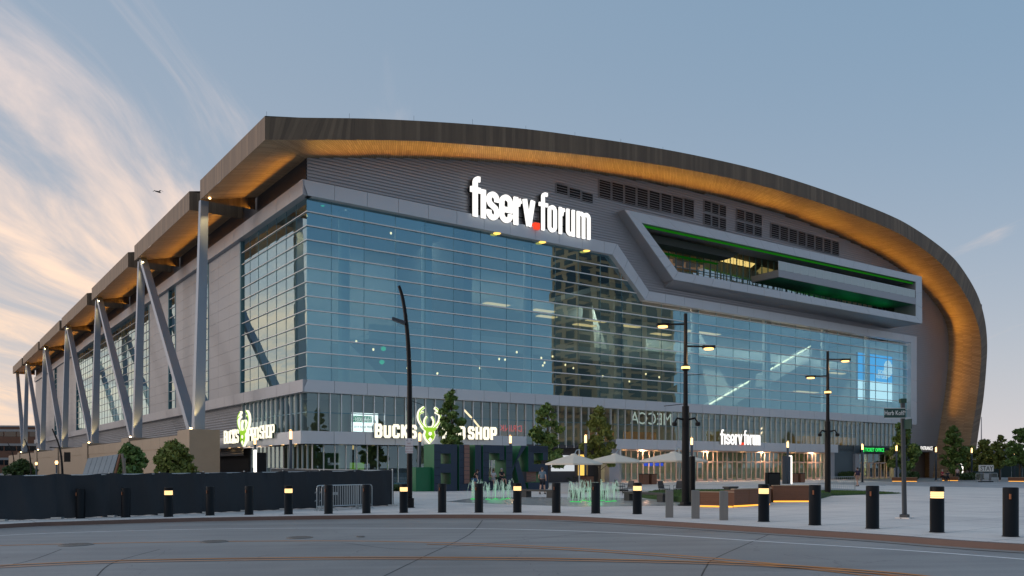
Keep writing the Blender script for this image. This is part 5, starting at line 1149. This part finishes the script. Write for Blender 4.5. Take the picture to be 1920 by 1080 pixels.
tag(mb.build('lawn', M_GRASS), kind='structure')
nb = 26000; tri = rng.integers(0, n_, nb); r1_, r2_ = rng.random(nb), rng.random(nb); s_ = np.sqrt(r1_)
PA = np.array([(p.x, p.y, p.z + h) for p, h in zip(lp, hts)]); c3 = np.array((cc.x, cc.y, .38)); pos = (1 - s_)[:, None] * c3 + (s_ * (1 - r2_))[:, None] * PA[tri] + (s_ * r2_)[:, None] * PA[(tri + 1) % n_]
ang = rng.uniform(0, 6.28, nb); dx = np.stack([np.cos(ang), np.sin(ang), 0 * ang], 1) * .02; tp3 = pos + np.stack([rng.normal(0, .025, nb), rng.normal(0, .025, nb), rng.uniform(.04, .09, nb)], 1)
vv = np.stack([pos - dx, pos + dx, tp3], 1).reshape(-1, 3); me = bpy.data.meshes.new('grass'); me.vertices.add(3 * nb); me.vertices.foreach_set('co', vv.ravel()); me.loops.add(3 * nb); me.loops.foreach_set('vertex_index', np.arange(3 * nb, dtype=np.int32)); me.polygons.add(nb); me.polygons.foreach_set('loop_start', np.arange(0, 3 * nb, 3, dtype=np.int32)); me.update(calc_edges=True)
me.materials.append(leafmat('grass_blades', (.03, .085, .012), (.075, .16, .03))); tag(link('grass', me), 'short mown grass on the plaza lawn', 'grass', kind='stuff')
# black cabinet on the lawn, light pylon
p = GP(1440, 922); o = thing('cabinet', (p.x, p.y, .0), .12, 'plain black cabinet standing on the lawn edge', 'cabinet'); kz = p.y / FPX
MB().rbox(0, 24 * kz, 0, .5, .1, 36 * kz, .02).build('case', M_BLACK, o); MB().box(.05, 24 * kz - .05, -.012, -.002, .2, 36 * kz - .1).build('door', mat('cabinet_door', (.014, .014, .016), .35), o)
p = at(1479, 88); o = thing('light_pylon', p, TH, 'dark pylon with bright white edge light before the doors', 'pylon')
MB().rbox(-.55, .35, 0, .4, 0, 2.9, .03).build('pylon_body', M_BLUEP, o); MB().box(.37, .53, -.02, .3, .02, 2.95).build('light_edge', glow('pylon_white', (1, .93, .85), 2.6), o)
p = at(1801, 126); o = thing('light_pylon', p, 0, 'small white light pylon behind the hedge at right', 'pylon'); MB().box(-.25, .18, .0, .3, 0, 2.2).build('pylon_body', M_BLUEP, o); MB().box(.2, .38, -.02, .3, .5, 2.3).build('light_edge', MT['pylon_white'], o)
p = at(478, 66); o = thing('light_pylon', p, TH, 'thin white light pylon at the shaded shop corner', 'pylon'); MB().box(.15, .9, 0, .3, 0, 2.9).build('pylon_body', M_BLACK, o); MB().box(0, .12, -.02, .28, 0, 3.1).build('light_edge', MT['pylon_white'], o)
# ---- umbrellas
def umbrella(x, D, wpx, yrim, yap, label):
    p = at(x, D); o = thing('patio_umbrella', p, TH * .5, label, 'umbrella', 'cream patio umbrellas'); k = D / FPX; hw = wpx * k / 2; zr = HC + (YH - yrim) * k - p.z; za = HC + (YH - yap) * k - p.z
    cpt = []; n = 8; mb = MB()
    for j in range(n):
        a = 2 * math.pi * j / n + math.pi / 8; r_ = hw / math.cos(math.pi / 8); cpt.append((r_ * math.cos(a), r_ * math.sin(a) * .95))
    rings = [(1.0, zr - .10), (1.0, zr), (.6, zr + (za - zr) * .52), (.28, zr + (za - zr) * .86), (.12, za)]
    for (s0, z0), (s1, z1) in zip(rings, rings[1:]):
        for j in range(n):
            a, b = cpt[j], cpt[(j + 1) % n]
            mb.quad((a[0] * s0, a[1] * s0, z0), (b[0] * s0, b[1] * s0, z0), (b[0] * s1, b[1] * s1, z1), (a[0] * s1, a[1] * s1, z1))
    mb.build('canopy', M_CANVAS, o); v2 = MB(); v2.lathe([(.34 * hw * .5, za - .03), (.2 * hw * .5, za + .09), (.02, za + .12)], n=8); v2.build('vent', M_CANVAS, o)
    mx_ = hw * .42; mb = MB(); mb.tube([(mx_, .9, 0), (mx_, .9, za + .42)], .05, 8); mb.tube([(mx_, .9, za + .42), (mx_ - .3, .7, za + .36), (.05, 0, za + .04)], .035, 8); mb.build('mast', M_GALV, o)
    MB().rbox(mx_ - .45, mx_ + .45, .5, 1.3, 0, .12, .02).build('base', M_BLACK, o); rb_ = MB()
    for j in range(n): rb_.tube([(0, 0, za - .05), (cpt[j][0] * .6, cpt[j][1] * .6, zr + (za - zr) * .52 - .03), (cpt[j][0] * .98, cpt[j][1] * .98, zr - .02)], .014, 5)
    rb_.build('ribs', M_GALV, o); return o
umbrella(1076, 58, 100, 869, 853.5, 'left cream umbrella overlapping the block letter S'); umbrella(1153, 61, 106, 866, 853, 'middle cream umbrella behind the right fountain'); umbrella(1263, 59, 118, 863.5, 849.5, 'right and largest cream umbrella near the lamp pole')
# ---- benches, chairs, bins
def bench(pa, pb, label):
    d = pb - pa; d.z = 0; o = thing('bench', pa, math.atan2(d.y, d.x), label, 'bench'); L = d.length; MB().rbox(0, L, 0, .5, .36, .46, .015).build('seat', mat('bench_dark', (.055, .052, .05), .6), o)
    for a in (.08, L - .53): MB().box(a, a + .45, .04, .46, 0, .358).build('leg', mat('bench_leg', (.045, .045, .047), .6), o)
for a, b, lb in (((1167, 938.5), (1243, 942), 'dark slab bench between the right fountain and the lamp pole'), ((974, 932), (1036, 934), 'dark slab bench in front of the block letter S'), ((1066, 934), (1130, 935), 'dark slab bench behind the right fountain'), ((1366, 925.5), (1385, 925), 'low dark bench on the lawn')):
    bench(GP(*a), GP(*b), lb)
def chair(loc, rz, label):
    o = thing('cafe_chair', loc, rz, label, 'chair', 'dark cafe chairs'); m_ = mat('chair_mesh', (.03, .032, .036), .5)
    MB().rbox(-.24, .24, -.24, .24, .42, .46, .01).build('seat', m_, o); MB().hexa([(-.24, .24, .47), (.24, .24, .47), (.24, .27, .47), (-.24, .27, .47), (-.22, .36, .90), (.22, .36, .90), (.22, .39, .90), (-.22, .39, .90)]).build('backrest', m_, o)
    for a in (-.21, .21):
        for b in (-.21, .21): MB().tube([(a, b, 0), (a, b, .42)], .014, 6).build('leg', m_, o)
        MB().tube([(a, -.2, .44), (a * 1.1, -.18, .64), (a * 1.1, .28, .66)], .014, 6).build('armrest', m_, o)
for x, y, rz, lb in ((1176, 929, -.9, 'dark cafe chair by the bench near the right fountain'), (1246, 931, .6, 'dark cafe chair right of the long bench'), (1272, 931, -.5, 'dark cafe chair just left of the lamp pole'), (1164, 924, 1.8, 'dark cafe chair behind the fountain jets')): chair(GP(x, y), rz, lb)
def bins(x, D, w_, label):
    p = at(x, D); o = thing('litter_bin', p, TH, label, 'litter bin', 'brown slatted bins')
    for k in range(6): MB().box(0, w_, 0, .03, .1 + k * .155, .245 + k * .155).build('slat', M_WOOD, o)
    MB().box(.01, w_ - .01, .035, .7, .05, 1.03).build('body', mat('bin_brown', (.14, .06, .035), .6), o); MB().rbox(-.02, w_ + .02, -.02, .74, 1.04, 1.10, .015).build('lid', M_BLACK, o)
for x, D, lb in ((1207, 83, 'left brown bin of the pair by the entrance doors'), (1222, 83.5, 'right brown bin of the pair by the entrance doors'), (1489, 93, 'left brown bin beside the white light pylon'), (1502, 93.5, 'right brown bin beside the white light pylon'), (1100, 66, 'brown bin under the first umbrella')): bins(x, D, .72, lb)
# ---- fountains
def fountain(pxs, label, seed):
    rd = random.Random(seed); base = GP(*pxs[0]); o = thing('fountain', base, 0, label, 'fountain', 'green lit fountains')
    mj = coat('fountain_water_%d' % seed, lambda t, b: (b.inputs['Base Color'].__setattr__('default_value', (.75, .92, .82, 1)), b.inputs['Roughness'].__setattr__('default_value', .12), b.inputs['Alpha'].__setattr__('default_value', .50), b.inputs['Emission Color'].__setattr__('default_value', (.55, .85, .65, 1)), b.inputs['Emission Strength'].__setattr__('default_value', .10)))  # faint emission in the water stands in for light caught by the jets
    for i, (x, y) in enumerate(pxs):
        p = GP(x, y) - base; nz = MB(); nz.lathe([(.16, .006), (.16, .02), (.10, .035)], n=12, c=(p.x, p.y, p.z)); nz.build('nozzle_light', glow('nozzle_green', (.04, .8, .15), .7), o)
        mb = MB(); 
        for q in range(10):
            a = rd.uniform(0, 6.28); r_ = rd.uniform(.05, .34); h = rd.uniform(.55, 1.08); P = []
            for k in range(9): t = k / 8; P.append((p.x + math.cos(a) * r_ * t * 1.3, p.y + math.sin(a) * r_ * t * 1.3, p.z + .03 + 4 * h * t * (1 - t) * (1.0 if t < .5 else 1.0)))
            mb.tube(P, [.006, .008, .010, .011, .012, .011, .010, .008, .005], 5)
            for k in range(5): t = rd.random(); mb.lathe([(.004, -.02), (.012, 0), (.004, .02)], n=4, c=(p.x + math.cos(a) * r_ * t * 1.3 + rd.uniform(-.05, .05), p.y + rd.uniform(-.1, .1), p.z + .05 + 4 * h * t * (1 - t)))
        mb.build('water_jet', mj, o, True)
    L = bpy.data.lights.new('fountain_light', 'POINT'); L.energy = 2.2; L.color = (.08, 1, .3); L.shadow_soft_size = .4; lo = bpy.data.objects.new('fountain_light', L); COL.objects.link(lo); lo.parent = o; p = GP(*pxs[len(pxs) // 2]) - base; lo.location = (p.x, p.y, .3)
fountain([(887, 936), (900, 935), (915, 936.5), (929, 936), (944, 936.5), (953, 935)], 'left green-lit fountain jets in front of the block letters', 3)
fountain([(1074, 941), (1085, 941.5), (1094, 939), (1105, 940.5), (1116, 941), (1128, 939), (1140, 941), (1151, 940)], 'right green-lit fountain jets below the umbrellas', 5)
# ---- A-frame of pale panels behind the fence
p = at(150, 52); o = thing('panel_stack', p, 0, 'pale grey A-frame of leaning panels behind the dark fence', 'panel stack'); kz = 52 / FPX
W_, HH = 84 * kz, HC + (YH - 851) * kz + .1
def AX(x): return (x - 150) * kz
for k in range(6):
    a, b = k / 6, (k + 1) / 6 - .01; q0, q1 = AX(160 + 58 * a), AX(160 + 58 * b); r0, r1 = AX(148 + 56 * a), AX(148 + 56 * b); h0, h1 = HC + (YH - (858 - 8 * a)) * kz, HC + (YH - (858 - 8 * b)) * kz
    MB().hexa([(r0, -.4, .02), (r1, -.4, .02), (r1, -.28, .02), (r0, -.28, .02), (q0, .3, h0), (q1, .3, h1), (q1, .42, h1), (q0, .42, h0)]).build('panel', mat('pale_panel', (.30, .33, .35), .7, var=.2, vscale=1.5), o)
MB().hexa([(AX(206), -.3, 0), (AX(209), -.3, 0), (AX(209), -.1, 0), (AX(206), -.1, 0), (AX(219), .3, HH - .05), (AX(222), .3, HH - .05), (AX(222), .45, HH - .05), (AX(219), .45, HH - .05)]).build('timber', M_WOOD, o)
MB().hexa([(AX(235), .2, 0), (AX(238), .2, 0), (AX(238), .4, 0), (AX(235), .4, 0), (AX(222), .3, HH - .03), (AX(225), .3, HH - .03), (AX(225), .45, HH - .03), (AX(222), .45, HH - .03)]).build('timber', mat('grey_timber', (.2, .17, .14), .8), o)
MB().box(AX(222), AX(226), .5, .7, 0, HH - .3).build('timber', MT['grey_timber'], o)
# ---- black and white sign, far right
p = GP(1850, 904); o = thing('sandwich_board', p, .05, 'white board with black letters STAY on a dark stand', 'sign'); kz = p.y / FPX
MB().rbox(-.95, .85, 0, .06, 1.25, 2.0, .01).build('board', mat('board_white', (.62, .62, .58), .6), o); text_obj('lettering', 'STAY', .78, mat('board_ink', (.015, .015, .02), .5), o, (0, -.012, 1.34), FR, .006, xs=.85)
for a in (-.55, .5): MB().box(a - .06, a + .06, .0, .3, 0, 1.24).build('leg', M_BLUEP, o)
MB().rbox(-.75, .7, -.2, .5, 0, .12, .02).build('base', M_BLACK, o); MB().box(-.35, .3, -.02, .02, .45, 1.0).build('small_panel', mat('board_grey', (.3, .33, .36), .6), o)
# ---- left street lamps and banner
for i, (x0_, y0_, x1_, y1_, D, lb) in enumerate(((98, 804, 117, 882, 58, 'curved thin street lamp in front of the last stone pedestals'), (46, 823, 58, 882, 90, 'curved thin street lamp before the brick building'), (14, 829, 27, 882, 120, 'curved thin street lamp at the far left edge'))):
    p = at(x1_, D); o = thing('street_lamp', p, 0, lb, 'street lamp'); kz = D / FPX; zt = HC + (YH - y0_) * kz; dx_ = (x0_ - x1_) * kz
    MB().tube([tuple(q) for q in crom([(0, 0, 0), (-.02, 0, zt * .4), (dx_ * .3, 0, zt * .72), (dx_, 0, zt)], 6)], [.09 - .0025 * k for k in range(19)], 8).build('pole', M_BLACK, o, True)
    MB().tube([(dx_ * .25, 0, zt * .7), (dx_ * .25 - .7, 0, zt * .71)], .03, 6).build('arm', M_BLACK, o); MB().lathe([(.2, 0), (.2, .3), (.12, .35)], n=10).build('base', M_BLACK, o)
    if i == 0: MB().box(.12, .55, -.02, .02, HC + (YH - 866) * kz, HC + (YH - 848) * kz).build('banner', M_BLACK, o)
for x, D, zt, lb in ((106, 62, None, 'small glowing lamp left of the A-frame panels'), (68, 80, None, 'small glowing lamp at the foot of the last columns')):
    p = at(x, D); o = thing('post_lamp', p, 0, lb, 'post lamp'); MB().tube([(0, 0, 0), (0, 0, 1.95)], .06, 8).build('shaft', M_BLUEP, o); MB().lathe([(.08, 1.96), (.11, 2.1), (.08, 2.22)], n=10).build('lamp_tube', M_LAMPHOT, o)
# ---- gull
bd_ = Vector(((296 - CXP) / FPX * 70, 70, HC + (YH - 360) * 70 / FPX)); o = thing('gull', bd_, 0, 'gull gliding in the sky left of the roof', 'bird'); 
mb = MB(); mb.tube([(-.16, -.2, 0), (-.05, -.1, .02), (.1, .1, .0), (.2, .2, -.01)], [.02, .06, .05, .015], 8); mb.build('body', mat('gull_grey', (.06, .06, .065), .7), o, True)
for s in (-1, 1): MB().hexa([(s * .03, -.09, 0), (s * .22, -.1, .11), (s * .24, .04, .11), (s * .05, .09, 0), (s * .03, -.09, .015), (s * .22, -.1, .125), (s * .24, .04, .125), (s * .05, .09, .015)]).hexa([(s * .22, -.1, .11), (s * .44, .02, .05), (s * .44, .06, .05), (s * .24, .04, .11), (s * .22, -.1, .125), (s * .44, .02, .06), (s * .44, .06, .06), (s * .24, .04, .125)]).build('wing', MT['gull_grey'], o)

# ================================================================== people
def skin_mesh(name, J, E, m, parent, sub=1):
    me = bpy.data.meshes.new(name); ks = list(J); me.from_pydata([J[k][0] for k in ks], [(ks.index(a), ks.index(b)) for a, b in E], []); o = link(name, me, None)
    md = o.modifiers.new('s', 'SKIN'); sd_ = me.skin_vertices[0].data
    for i, k in enumerate(ks): r_ = J[k][1]; sd_[i].radius = r_ if isinstance(r_, tuple) else (r_, r_); sd_[i].use_root = (i == 0)
    md.use_smooth_shade = True; sb_ = o.modifiers.new('b', 'SUBSURF'); sb_.levels = sub; sb_.render_levels = sub
    dg = bpy.context.evaluated_depsgraph_get(); nm = bpy.data.meshes.new_from_object(o.evaluated_get(dg)); bpy.data.objects.remove(o); nm.materials.clear(); nm.materials.append(m); nm.polygons.foreach_set('use_smooth', [True] * len(nm.polygons))
    return link(name, nm, parent)
def person(loc, rz, label, H, pose, shirt, pants, hair, long_hair=False, skin=M_SKIN, hat=None, pants_len=.5):
    o = thing('person', loc, rz, label, 'person'); s = H / 1.75
    P = {'pel': (0, 0, .93), 'ch': (0, .0, 1.30), 'nk': (0, .0, 1.50), 'hd': (0, -.03, 1.60), 'ht': (0, -.03, 1.72)}
    for sg_, n_ in ((-1, 'l'), (1, 'r')):
        P['hp' + n_] = (sg_ * .095, 0, .90); P['kn' + n_] = (sg_ * .10, -.02, .50); P['an' + n_] = (sg_ * .10, .02, .09); P['to' + n_] = (sg_ * .11, -.15, .035)
        P['sh' + n_] = (sg_ * .17, 0, 1.43); P['el' + n_] = (sg_ * .23, .03, 1.15); P['wr' + n_] = (sg_ * .22, -.06, .92); P['ha' + n_] = (sg_ * .21, -.09, .83)
    P.update(pose); P = {k: Vector(v) * s for k, v in P.items()}
    rad = {'pel': (.15, .115), 'ch': (.16, .11), 'nk': .055, 'hd': .085, 'ht': .07}
    for n_ in 'lr': rad.update({'hp' + n_: .085, 'kn' + n_: .058, 'an' + n_: .04, 'to' + n_: .032, 'sh' + n_: .058, 'el' + n_: .042, 'wr' + n_: .03, 'ha' + n_: .034})
    J = {k: (P[k], tuple(x * s for x in rad[k]) if isinstance(rad[k], tuple) else rad[k] * s) for k in P}
    E = [('pel', 'ch'), ('ch', 'nk'), ('nk', 'hd'), ('hd', 'ht')]
    for n_ in 'lr': E += [('pel', 'hp' + n_), ('hp' + n_, 'kn' + n_), ('kn' + n_, 'an' + n_), ('an' + n_, 'to' + n_), ('ch', 'sh' + n_), ('sh' + n_, 'el' + n_), ('el' + n_, 'wr' + n_), ('wr' + n_, 'ha' + n_)]
    skin_mesh('body', J, E, skin, o)
    fat = lambda k, f: (P[k], tuple(x * s * f for x in rad[k]) if isinstance(rad[k], tuple) else rad[k] * s * f)
    JS = {'ch': fat('ch', 1.16), 'pel': fat('pel', 1.10), 'sl': fat('shl', 1.35), 'sr': fat('shr', 1.35), 'nb': ((P['ch'] + (P['nk'] - P['ch']) * .72), .085 * s)}
    for n_ in 'lr': JS['e' + n_] = (P['sh' + n_].lerp(P['el' + n_], .62), .062 * s)
    skin_mesh('shirt', JS, [('ch', 'pel'), ('ch', 'nb'), ('ch', 'sl'), ('ch', 'sr'), ('sl', 'el'), ('sr', 'er')], mat('shirt_%s' % label[:24], shirt, .85), o)
    JP = {'pel': fat('pel', 1.17), 'hl': fat('hpl', 1.22), 'hr': fat('hpr', 1.22)}
    for n_ in 'lr':
        if pants_len <= 1: JP['k' + n_] = (P['hp' + n_].lerp(P['kn' + n_], pants_len * 1.6 if pants_len < .6 else 1), .088 * s)
        if pants_len > .6: JP['a' + n_] = (P['an' + n_], .058 * s)
    EP = [('pel', 'hl'), ('pel', 'hr'), ('hl', 'kl'), ('hr', 'kr')] + ([('kl', 'al'), ('kr', 'ar')] if pants_len > .6 else [])
    skin_mesh('trousers', JP, EP, mat('pants_%s' % label[:24], pants, .85), o)
    up = (P['ht'] - P['nk']).normalized(); hc_ = P['hd'].lerp(P['ht'], .55); f_ = Vector((0, -1, 0))
    hb = MB(); hb.lathe([(.03, -.10), (.088, -.05), (.098, .03), (.075, .085), (.02, .105)], n=14); hb.v = [tuple(Vector((x * s, y * s * 1.12 + .025 * s, z_ * s)) + hc_) for x, y, z_ in hb.v]
    if long_hair: hb.tube([tuple(hc_ + Vector((0, .07, .0)) * s), tuple(hc_ + Vector((0, .11, -.16)) * s), tuple(hc_ + Vector((0, .10, -.32)) * s)], [.08 * s, .075 * s, .03 * s], 10)
    hb.build('hair', mat('hair_%.2f' % hair[0], hair, .7), o, True)
    fc = MB(); fc.tube([tuple(hc_ + Vector((0, -.09, -.035)) * s), tuple(hc_ + Vector((0, -.115, -.065)) * s)], [.012 * s, .016 * s], 6)
    for sg_ in (-1, 1): fc.tube([tuple(hc_ + Vector((sg_ * .088, 0, -.05)) * s), tuple(hc_ + Vector((sg_ * .10, .01, -.015)) * s)], .018 * s, 6)
    fc.build('nose_and_ears', skin, o)
    ey = MB()
    for sg_ in (-1, 1): ey.lathe([(.002, -.008), (.011, 0), (.002, .008)], n=6, c=tuple(hc_ + Vector((sg_ * .032, -.088, -.025)) * s))
    ey.build('eyes', M_BLACK, o)
    for n_ in 'lr': a, t = P['an' + n_], P['to' + n_]; MB().tube([tuple(a + Vector((0, .05, -.03)) * s), tuple(a.lerp(t, .5) + Vector((0, 0, -.015)) * s), tuple(t + Vector((0, -.03, .0)) * s)], [.05 * s, .052 * s, .036 * s], 8).build('shoe', mat('shoe_dark', (.03, .03, .03), .7), o, True)
    return o
walk = dict(knl=(-.10, -.16, .52), anl=(-.10, -.28, .10), tol=(-.11, -.44, .05), knr=(.10, .06, .50), anr=(.10, .30, .14), tor=(.11, .17, .035), ell=(-.25, .10, 1.16), wrl=(-.25, .06, .95), hal=(-.25, .04, .86), elr=(.25, -.02, 1.16), wrr=(.24, -.16, 1.0), har=(.23, -.22, .93))
sit = dict(pel=(0, 0, .55), ch=(0, .02, .93), nk=(0, 0, 1.14), hd=(0, -.03, 1.24), ht=(0, -.04, 1.36), hpl=(-.095, -.03, .53), hpr=(.095, -.03, .53), knl=(-.12, -.42, .50), knr=(.12, -.42, .50), anl=(-.10, -.44, .10), anr=(.12, -.50, .10), tol=(-.11, -.58, .05), tor=(.13, -.64, .05), shl=(-.17, 0, 1.07), shr=(.17, 0, 1.07), ell=(-.22, -.10, .82), elr=(.22, -.10, .82), wrl=(-.12, -.30, .76), wrr=(.10, -.30, .78), hal=(-.05, -.36, .80), har=(.04, -.36, .82))
lean = dict(walk); lean.update(ch=(.0, -.12, 1.25), nk=(0, -.22, 1.42), hd=(0, -.29, 1.50), ht=(0, -.31, 1.62), shl=(-.17, -.18, 1.36), shr=(.17, -.18, 1.36), ell=(-.20, -.28, 1.12), elr=(.20, -.2, 1.10), wrl=(-.17, -.36, .92), wrr=(.17, -.20, .88), hal=(-.16, -.38, .84), har=(.16, -.2, .80), knl=(-.1, -.14, .52), anl=(-.1, -.08, .1), tol=(-.1, -.24, .04))
person(GP(1017, 927), R(165), 'man in grey-blue T-shirt and dark shorts walking past the letter S', 1.74, walk, (.13, .19, .25), (.012, .014, .022), (.06, .035, .025))
person(GP(889, 921), R(70), 'woman in black top and denim shorts leaning by the letter U', 1.68, lean, (.012, .012, .014), (.06, .14, .26), (.02, .013, .01), True, pants_len=.35)
q = LB0 + Vector((U[0], U[1], 0)) * (2 * 2.11 + .9) + Vector((-V[0], -V[1], 0)) * .05
person((q.x, q.y, .30), R(20), 'person in white top seated at the left inside the letter C', 1.62, sit, (.5, .5, .52), (.35, .37, .42), (.02, .014, .01), True, pants_len=.4)
q = q + Vector((U[0], U[1], 0)) * .75
person((q.x, q.y, .36), R(35), 'person in black top seated at the right inside the letter C', 1.66, sit, (.015, .015, .018), (.03, .04, .06), (.35, .35, .37), pants_len=.4)
person(GP(1608, 912.5), R(190), 'pedestrian in dark top and tan shorts walking before the ticket office', 1.72, walk, (.03, .02, .05), (.36, .22, .17), (.05, .03, .02), pants_len=.45)
p = GP(1769, 902.3); person((p.x, p.y + .3, .05), R(25), 'person in crimson jacket sitting on the planter by the arch', 1.75, sit, (.30, .012, .035), (.012, .014, .02), (.45, .40, .38), pants_len=1)
p = GP(1779, 902.2); person((p.x, p.y + .3, .0), R(-20), 'person in dark clothes sitting beside the crimson jacket', 1.65, sit, (.03, .035, .045), (.012, .014, .02), (.015, .012, .01), pants_len=1)
person(GP(1795, 901), R(150), 'person in pale pink top standing behind the planter at right', 1.72, {}, (.55, .40, .40), (.02, .025, .03), (.12, .06, .03), pants_len=1)

# ================================================================== neighbouring buildings
def building(name, label, corner, rz, L, Dp, H, wallm, floors, bays, winm, z0=1.2, frac=.62, vfrac=.5, bandm=None, sides=('f',), roof=True):
    o = thing(name, corner, rz, label, 'building'); MB().box(0, L, 0, Dp, -.7, H).build('wall', wallm, o); fh = (H - z0) / floors
    wm_ = {}
    for sd_ in sides:
        ln = L if sd_ == 'f' else Dp; nb_ = bays if sd_ == 'f' else max(2, int(bays * Dp / L)); bw_ = ln / nb_; ww, wh = bw_ * frac, fh * vfrac
        me = MB(); 
        if sd_ == 'f': me.box(0, ww, -.06, -.004, 0, wh)
        elif sd_ == 'l': me.box(-.06, -.004, 0, ww, 0, wh)
        else: me.box(.004, .06, 0, ww, 0, wh)
        me = me.mesh('window', winm)
        for f_ in range(floors):
            for b_ in range(nb_):
                w_ = link('window', me, o); t = bw_ * b_ + (bw_ - ww) / 2; zz = z0 + fh * f_ + fh * (1 - vfrac) * .5
                w_.location = (t, 0, zz) if sd_ == 'f' else ((0, t, zz) if sd_ == 'l' else (L, t, zz))
            if bandm: 
                m2 = MB(); zz = z0 + fh * f_ + fh * (.5 + vfrac * .5) + .05
                if sd_ == 'f': m2.box(-.05, L + .05, -.12, -.002, zz, zz + fh * .16)
                elif sd_ == 'l': m2.box(-.12, -.002, 0, Dp, zz, zz + fh * .16)
                else: m2.box(L + .002, L + .12, 0, Dp, zz, zz + fh * .16)
                m2.build('band_course', bandm, o)
    if roof: MB().box(-.2, L + .2, -.2, Dp + .2, H + .002, H + .5).build('parapet', bandm or wallm, o)
    return o
M_WIN = mat('dark_window', (.012, .02, .026), .08, spec=.9); M_BAND = mat('pale_band', (.34, .35, .36), .7)
p = at(-560, 250); q = at(78, 262)
d_ = q - p; building('brick_building', 'low brown brick building with pale bands at the far left', (p.x, p.y, 0), math.atan2(d_.y, d_.x), d_.length, 40, ztop(799, 255), M_BRICK, 3, 26, M_WIN, 1.0, .9, .34, M_BAND)
# the tower mirrored in the front glass and low blocks around the plaza (outside the frame)
M_TAN = mat('tan_precast', (.60, .33, .18), .8, var=.1, vscale=.1)
tb_ = Wd(171, -118); building('apartment_tower', 'tan apartment tower whose mirror image shows in the front glass', (tb_.x, tb_.y, 0), TH + R(180), 41, 12, 88, M_TAN, 24, 6, M_WIN, 3, .66, .74, None, ('f', 'l', 'r'))
tb_ = Wd(60, -150); building('brick_block', 'low brown block across the street, mirrored in the glass', (tb_.x, tb_.y, 0), TH + R(180), 80, 20, 13, mat('dull_brick', (.10, .075, .065), .9), 3, 14, M_WIN, 1.5, .5, .5, M_BAND)
tb_ = Wd(-95, 60); building('brick_block', 'dark row of blocks along the shaded side street', (tb_.x, tb_.y, 0), TH + R(90), 190, 20, 12, MT['dull_brick'], 3, 30, M_WIN, 1.5, .5, .5, M_BAND)
# skyline beyond the right trees
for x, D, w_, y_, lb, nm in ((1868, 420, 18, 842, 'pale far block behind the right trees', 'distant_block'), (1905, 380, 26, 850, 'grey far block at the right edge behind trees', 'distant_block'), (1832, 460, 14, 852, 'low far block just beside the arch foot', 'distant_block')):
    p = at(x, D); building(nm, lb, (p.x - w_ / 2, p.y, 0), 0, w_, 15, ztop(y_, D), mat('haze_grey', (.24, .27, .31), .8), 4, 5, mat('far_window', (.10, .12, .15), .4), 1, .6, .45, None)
for x, yt, D, lb in ((1840, 782, 300, 'tallest thin mast on the right skyline'), (1846, 822, 300, 'short mast next to the tallest on the right skyline'), (1870, 826, 330, 'short mast on the far grey block')):
    p = at(x, D); o = thing('mast', p, 0, lb, 'mast'); MB().tube([(0, 0, 0), (0, 0, ztop(yt, D))], [.3, .15], 6).build('shaft', mat('mast_grey', (.25, .25, .28), .7), o); MB().lathe([(.5, 0), (.5, 1)], n=8).build('footing', MT['mast_grey'], o)
p = at(1800, 150); q = at(2000, 140); d_ = q - p
HF = thing('site_hoarding', p, math.atan2(d_.y, d_.x), 'long dark green hoarding behind the right trees', 'fence')
for k in range(10): MB().box(d_.length * k / 10 + .02, d_.length * (k + 1) / 10 - .02, 0, .08, 0, 2.3).build('board', mat('hoarding_green', (.022, .05, .055), .7), HF)
